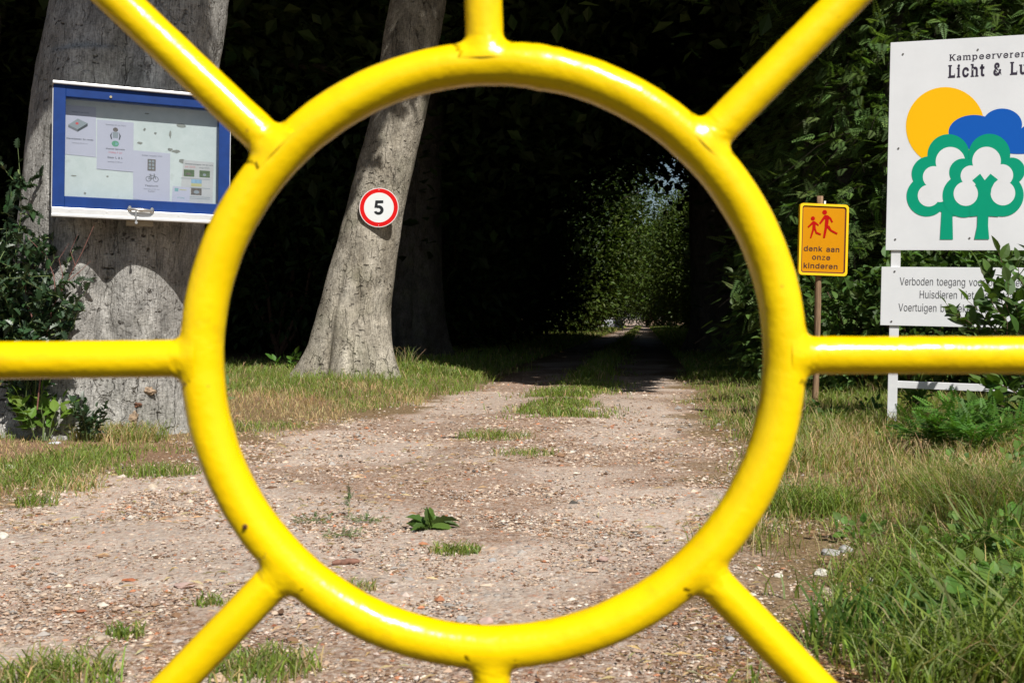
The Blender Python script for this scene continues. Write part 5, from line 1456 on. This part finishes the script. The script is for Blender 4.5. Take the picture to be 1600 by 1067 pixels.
# ================================================================== SPEED SIGN
def speed_sign():
    d = 12.60
    c = px(592, 324.5, d)
    t = bpy.data.objects.new("speed_sign", None); link(t); t.location = tuple(c)
    t.rotation_euler = (math.radians(-3), 0, math.radians(-3))
    tag(t, "round white speed limit sign with red border and black 5 on the leaning beech", "sign")
    Rr = 31 * d / FPX
    k = 96
    pts = [(Rr * math.cos(6.2832 * i / k), Rr * math.sin(6.2832 * i / k)) for i in range(k)]
    m = MB(); m.plate(pts, 0, .004); m.build("disc", plain("sign_edge", (.75, .72, .70), .5), t)
    m = MB(); m.ringp(0, 0, Rr * .755, Rr * .965, -.001, 0, 96); m.build("border", plain("sign_red", (.66, .006, .006), .45, spec=.2, dirt=.1), t)
    m = MB(); m.ell(0, 0, Rr * .755, Rr * .755, -.001, 0, 96); m.build("face", plain("sign_white", (.72, .74, .74), .4, dirt=.04), t)
    m = MB()
    five = [(.16, 1.40), (.93, 1.40), (.93, 1.11), (.40, 1.11), (.375, .93)]
    for q in range(104, -163, -11): five.append((.48 + .49 * math.cos(math.radians(q)), .45 + .47 * math.sin(math.radians(q))))
    for q in range(-158, 118, 11): five.append((.45 + .20 * math.cos(math.radians(q)), .45 + .19 * math.sin(math.radians(q))))
    five += [(.32, .66), (.06, .66)]
    kf = Rr * .52
    tr = tessellate_polygon([[Vector((a, b, 0)) for a, b in five]])
    m.add([((a - .5) * kf, -.002, (b - .7) * kf) for a, b in five], [list(q) for q in tr]); m.build("numeral", plain("sign_black", (.012, .014, .016), .4), t)
    m = MB()
    for z in (.9, -.9): m.cyl((0, -.0015, z * Rr), (0, -.005, z * Rr), .005, k=10)
    m.build("screws", ALU, t)
    m = MB(); m.box(-.02, .02, .0045, .12, -.12, .12); m.build("bracket", ALU, t)
speed_sign()

# ================================================================== CHILDREN SIGN
def rrect(x0, x1, z0, z1, r, k=8):
    o = []
    for cx, cz, a in ((x1 - r, z1 - r, 0), (x0 + r, z1 - r, 90), (x0 + r, z0 + r, 180), (x1 - r, z0 + r, 270)):
        o += [(cx + r * math.cos(math.radians(a + 90 * i / k)), cz + r * math.sin(math.radians(a + 90 * i / k))) for i in range(k + 1)]
    return o
def loop_band(m, A, B, y, mi):
    k = len(A)
    m.add([(p[0], y, p[1]) for p in A] + [(p[0], y, p[1]) for p in B], [(i, (i + 1) % k, k + (i + 1) % k, k + i) for i in range(k)], mi)
def child_sign():
    d = 9.45
    base = at(1277, 634); d = base[1]
    t = bpy.data.objects.new("children_sign", None); link(t)
    P = Plane(base, math.radians(8), math.radians(1.6)); P.put(t)
    tag(t, "small orange warning sign with two red running children on a round wooden post", "sign")
    top = P.at(1288, 307, .05)
    m = MB()
    zz = np.linspace(-.05, top[1], 24)
    V, F = tube_vf(np.stack([.004 * np.sin(zz * 3), .05 + 0 * zz, zz], -1), .0265 - .004 * (zz < 0) + .001 * np.sin(zz * 9), 20, caps=True)
    m.add(V, F)
    m.build("post", WOOD, t, True)
    a = P.at(1249, 318.5); b = P.at(1325, 429)
    x0, x1, z0, z1 = P.at(1247.5, 400)[0], P.at(1323.5, 400)[0], P.at(1284, 430.5)[1], P.at(1287, 319)[1]
    o = rrect(x0, x1, z0, z1, .032)
    i1 = rrect(x0 + .020, x1 - .020, z0 + .020, z1 - .020, .022)
    i2 = rrect(x0 + .031, x1 - .031, z0 + .031, z1 - .031, .016)
    m = MB()
    loop_band(m, o, i1, -.014, 0); loop_band(m, o, [p for p in o], -.014, 0) if 0 else None
    k = len(o)
    for A, ya, yb in ((o, -.014, .020), (i1, -.014, -.004)):
        m.add([(p[0], ya, p[1]) for p in A] + [(p[0], yb, p[1]) for p in A], [(i, (i + 1) % k, k + (i + 1) % k, k + i) for i in range(k)], 0)
    m.flat(o, .020, 0)
    m.build("rim", plain("sign_yellow_rim", (.92, .58, .01), .4, spec=.3), t)
    m = MB(); m.flat(i1, -.004, 0); m.build("panel", plain("sign_orange", (.60, .25, .0008), .5, spec=.12, dirt=.06, sc=4), t)
    m = MB(); loop_band(m, i1, i2, -.005, 0); m.build("line", plain("sign_maroon", (.12, .018, .01), .5), t)
    # pictogram, drawn in sign coordinates
    w_, h = x1 - x0, z1 - z0
    def f(u, v):  # u, v in the zoomed drawing 762 x 1067
        return P.at(1240 + u / 7.62, 300 + v / 7.62, -.006)
    m = MB()
    def pf(pts, e=0):
        m.flat([f(*p) for p in pts], -.006 - e)
    def disc(u, v, r): pf([(u + r * math.cos(i * .2618), v + r * math.sin(i * .2618)) for i in range(24)])
    disc(370, 243, 28); disc(230, 316, 25)
    pf([(362, 282), (386, 274), (414, 282), (420, 330), (412, 400), (404, 420), (372, 420), (370, 400), (376, 330)])
    pf([(376, 276), (362, 282), (304, 372), (320, 384), (382, 312)], .0004); pf([(404, 277), (420, 285), (448, 312), (470, 358), (452, 368), (430, 326), (400, 300)], .0004)
    pf([(372, 412), (406, 412), (396, 450), (374, 548), (350, 550), (362, 470)], .0008); pf([(400, 405), (424, 400), (450, 448), (526, 490), (514, 508), (438, 468), (404, 430)], .0012)
    pf([(222, 352), (240, 346), (260, 354), (262, 390), (264, 440), (222, 452), (226, 400)])
    pf([(226, 350), (166, 414), (178, 428), (234, 380)], .0004); pf([(252, 352), (272, 364), (304, 394), (294, 406), (250, 378)], .0004)
    pf([(222, 446), (250, 444), (236, 480), (212, 550), (194, 550), (210, 490)], .0008); pf([(246, 446), (266, 440), (276, 474), (328, 498), (322, 516), (264, 496)], .0012)
    m.build("pictogram", plain("sign_red_print", (.42, .004, .002), .5, spec=.1), t)
    ink = plain("sign_dark_print", (.06, .015, .008), .5)
    for st, u, v, u1 in (("denk aan", 116, 700, 552), ("onze", 216, 803, 440), ("kinderen", 112, 903, 530)):
        a = f(u, v); b = f(u1, v)
        m = MB(); m.text(st, a[0], a[1], -.006, width=b[0] - a[0], cap=.043, bold=15)
        m.build("lettering", ink, t)
    m = MB(); m.box(-.015, .015, .0205, .03, z0 + .08, z0 + .12); m.box(-.015, .015, .0205, .03, z1 - .12, z1 - .08); m.build("clamps", ALU, t)
    m = MB(); m.box(top[0] - .013, top[0] + .004, .0225, .0235, z1 + .002, z1 + .03); m.build("sticker", plain("pale_sticker", (.7, .75, .82), .5), t)
def wood_mat():
    m, nt, p = new_mat("weathered_post_wood"); n = N(nt)
    tc = n("ShaderNodeTexCoord").outputs["Object"]
    s = noise(n, mapping(n, tc, (1, 1, .06)), 90, 5, .6)
    c = ramp(n, s, [(.3, (.10, .055, .03)), (.55, (.27, .17, .095)), (.75, (.36, .25, .15))])
    n.l(c, p.inputs["Base Color"]); p.inputs["Roughness"].default_value = .85
    n.l(bump(n, s, .5, .003), p.inputs["Normal"])
    return m
WOOD = wood_mat()
child_sign()

# ================================================================== BIG WHITE SIGN
WHITE = plain("white_sign_paint", (.76, .775, .79), .45, 0, .25, .09, 2.2)
WPOST = plain("white_post_paint", (.77, .78, .79), .5, 0, .4, .15, 9)
def camp_sign():
    base = at(1393, 669); Y0 = base[1]
    P = Plane(base, math.radians(-20), math.radians(1.3))
    t = bpy.data.objects.new("camp_sign", None); link(t); P.put(t)
    tag(t, "large white camp signboard with sun and tree emblem on white posts", "sign")
    xl_, zt = P.at(1391.5, 67); zb = P.at(1384, 391)[1]; x1 = P.at(1705, 300)[0]
    m = MB(); m.box(xl_, x1, 0, .012, zb, zt, bev=.002); up = m.build("upper_board", WHITE, t)
    a = P.at(1377.5, 417); b = P.at(1376.5, 508)
    m = MB(); m.box(a[0], x1, 0, .012, b[1], a[1], bev=.002); m.build("lower_board", WHITE, t)
    px0 = P.at(1392, 404, .02)[0]; pw = .062
    for q in (0, 1):
        s = px0 if not q else x1 - .08 - pw
        m = MB(); m.box(s, s + pw, .0125, .07, -.08, zt - .12, bev=.003); m.build("post", WPOST, t)
    ca, cb = P.at(1450, 597, .02)[1], P.at(1450, 608, .02)[1]
    m = MB(); m.box(px0 + pw, x1 - .08 - pw, .018, .06, cb, ca, bev=.003); m.build("crossbar", WPOST, t)
    m = MB()
    for u, v in ((1411, 85), (1528, 78), (1404, 232), (1399, 374), (1515, 372), (1398, 424), (1393, 502), (1510, 491)):
        x, z = P.at(u, v); m.cyl((x, -.0005, z), (x, -.004, z), .0062, k=10)
    m.build("screws", plain("screw_grey", (.16, .15, .14), .5, .4), t)
    # emblem
    E_ = MB()
    SUNC, CLD, GRN, WH = 0, 1, 2, 3
    def c_(u, v, r, off, m_, ry=None):
        ry = ry or r
        E_.flat([P.at(u + r * math.cos(i * .1309), v + ry * math.sin(i * .1309)) for i in range(48)], -off, m_)
    lay = [.0010]
    def nx():
        lay[0] += .00009; return lay[0]
    def blob(lst, m_):
        for q in lst: c_(q[0], q[1], q[2], nx(), m_, q[3] if len(q) > 3 else None)
    def poly(pts, m_): E_.flat([P.at(1400 + u / 5.615, 200 + v / 5.615) for u, v in pts], -nx(), m_)
    blob([(1477, 198, 61.5)], SUNC)
    blob([(1522, 207, 40, 27), (1566, 195, 31, 25), (1560, 216, 40, 20), (1592, 222, 46, 19), (1622, 210, 30, 18), (1535, 222, 30, 16)], CLD)
    blob([(1482, 243, 33), (1452, 272, 27.5), (1448, 307, 31.5), (1470, 285, 34), (1490, 305, 33)], GRN)
    blob([(1485, 253, 23), (1459, 277, 17), (1451, 306, 17), (1470, 284, 22), (1468, 298, 18)], WH)
    poly([(385, 980), (500, 980), (495, 720), (400, 720)], GRN)
    blob([(1546, 242, 32.5), (1581, 267, 20.5), (1566, 305, 33.5), (1506, 306.5, 33.5), (1505, 270, 22), (1538, 285, 37)], GRN)
    blob([(1541.5, 252, 22.3), (1566, 274, 17), (1567, 302, 19.2), (1517, 275, 16), (1509, 303, 19), (1541, 272, 23)], WH)
    poly([(718, 745), (722, 600), (715, 520), (690, 485), (668, 462), (738, 403), (778, 460), (828, 403), (895, 455), (862, 485), (838, 530), (828, 600), (810, 745)], GRN)
    poly([(700, 730), (680, 690), (640, 690), (650, 780), (740, 770), (900, 780), (900, 690), (860, 690), (840, 640), (730, 640)][::1], GRN)
    poly([(687, 977), (818, 977), (808, 860), (812, 720), (716, 720), (712, 860)], GRN)
    E_.build("emblem", [plain("emblem_yellow", (.92, .50, .002), .5, spec=.15), plain("emblem_blue", (.006, .10, .46), .5, spec=.15), plain("emblem_green", (.001, .32, .18), .5, spec=.15, dirt=.06, sc=10), WHITE], up)
    ink = plain("heading_print", (.02, .012, .03), .5)
    m = MB()
    a = P.at(1483, 95.5)
    m.text("Kampeervereniging", a[0], a[1], -.0012, width=(P.at(1600, 90)[0] - a[0]) * 17 / 12.05, cap=.041, serif=True, bold=12)
    m.build("heading", ink, up); m = MB()
    a = P.at(1481, 121.5)
    m.text("Licht & Lucht", a[0], a[1], -.0012, width=(P.at(1600, 118)[0] - a[0]) * 13 / 9.45, cap=.078, serif=True, bold=27)
    m.build("heading", ink, up)
    ink = plain("grey_print", (.10, .10, .11), .5)
    def line(st, u0, v, frac_u, k):
        a = P.at(u0, v); b = P.at(frac_u, v)
        adv = sum(GL[c][0] for c in st); part = sum(GL[c][0] for c in st[:k])
        m = MB(); m.text(st, a[0], a[1], -.0012, width=(b[0] - a[0]) * adv / part, cap=.052)
        m.build("lettering", ink, t)
    line("Verboden toegang voor onbevoegden", 1405.5, 445.5, 1509, 16)
    line("Huisdieren niet toegestaan", 1436, 466, 1522, 15)
    line("Voertuigen bezoekers buiten parkeren", 1403.5, 486, 1528, 20)
camp_sign()

# ================================================================== FAR END OF THE TRACK
def far_things():
    pale = plain("pale_grey_sheet", (.50, .53, .58), .5, dirt=.12, sc=3)
    for i, (u, v0, v1, w_, lab) in enumerate(((946, 495, 511, 26, "pale grey storage box with flat lid far down the track, left of the pair"), (965, 497, 510, 15, "smaller pale grey storage box far down the track, right of the pair"))):
        d = 80 + 2 * i
        b = px(u, v1, d); b[2] = max(float(gz(b[0], d)), 0)
        s = d / FPX
        t = thing("storage_box", b, lab, "box", "storage boxes at the far end of the track")
        W, H = w_ * s, (v1 - v0) * s + b[2] * 0
        m = MB(); m.box(-W / 2, W / 2, -.5, .5, 0, H * .88, bev=.02)
        for k in range(6): m.box(-W / 2 + W * (k + .5) / 6 - .02, -W / 2 + W * (k + .5) / 6 + .02, -.515, -.501, .04, H * .84)
        m.build("body", pale, t)
        m = MB(); m.box(-W / 2 - .04, W / 2 + .04, -.56, .56, H * .885, H, bev=.02); m.build("lid", plain("lid", (.68, .69, .7), .45), t)
    d = 97
    b = px(985, 510, d); b[2] = float(gz(b[0], d))
    t = thing("field_gate", b, "thin grey metal gate closing the far end of the track", "gate")
    gm = plain("galvanised", (.16, .18, .20), .6, .1)
    for x in (-.55, .55):
        m = MB(); m.cyl((x, 0, -.05), (x, 0, 1.3), .03, k=10); m.build("post", gm, t)
    for z in (.4, .8, 1.2):
        m = MB(); m.cyl((-.52, 0, z), (.52, 0, z), .016, k=8); m.build("bar", gm, t)
far_things()
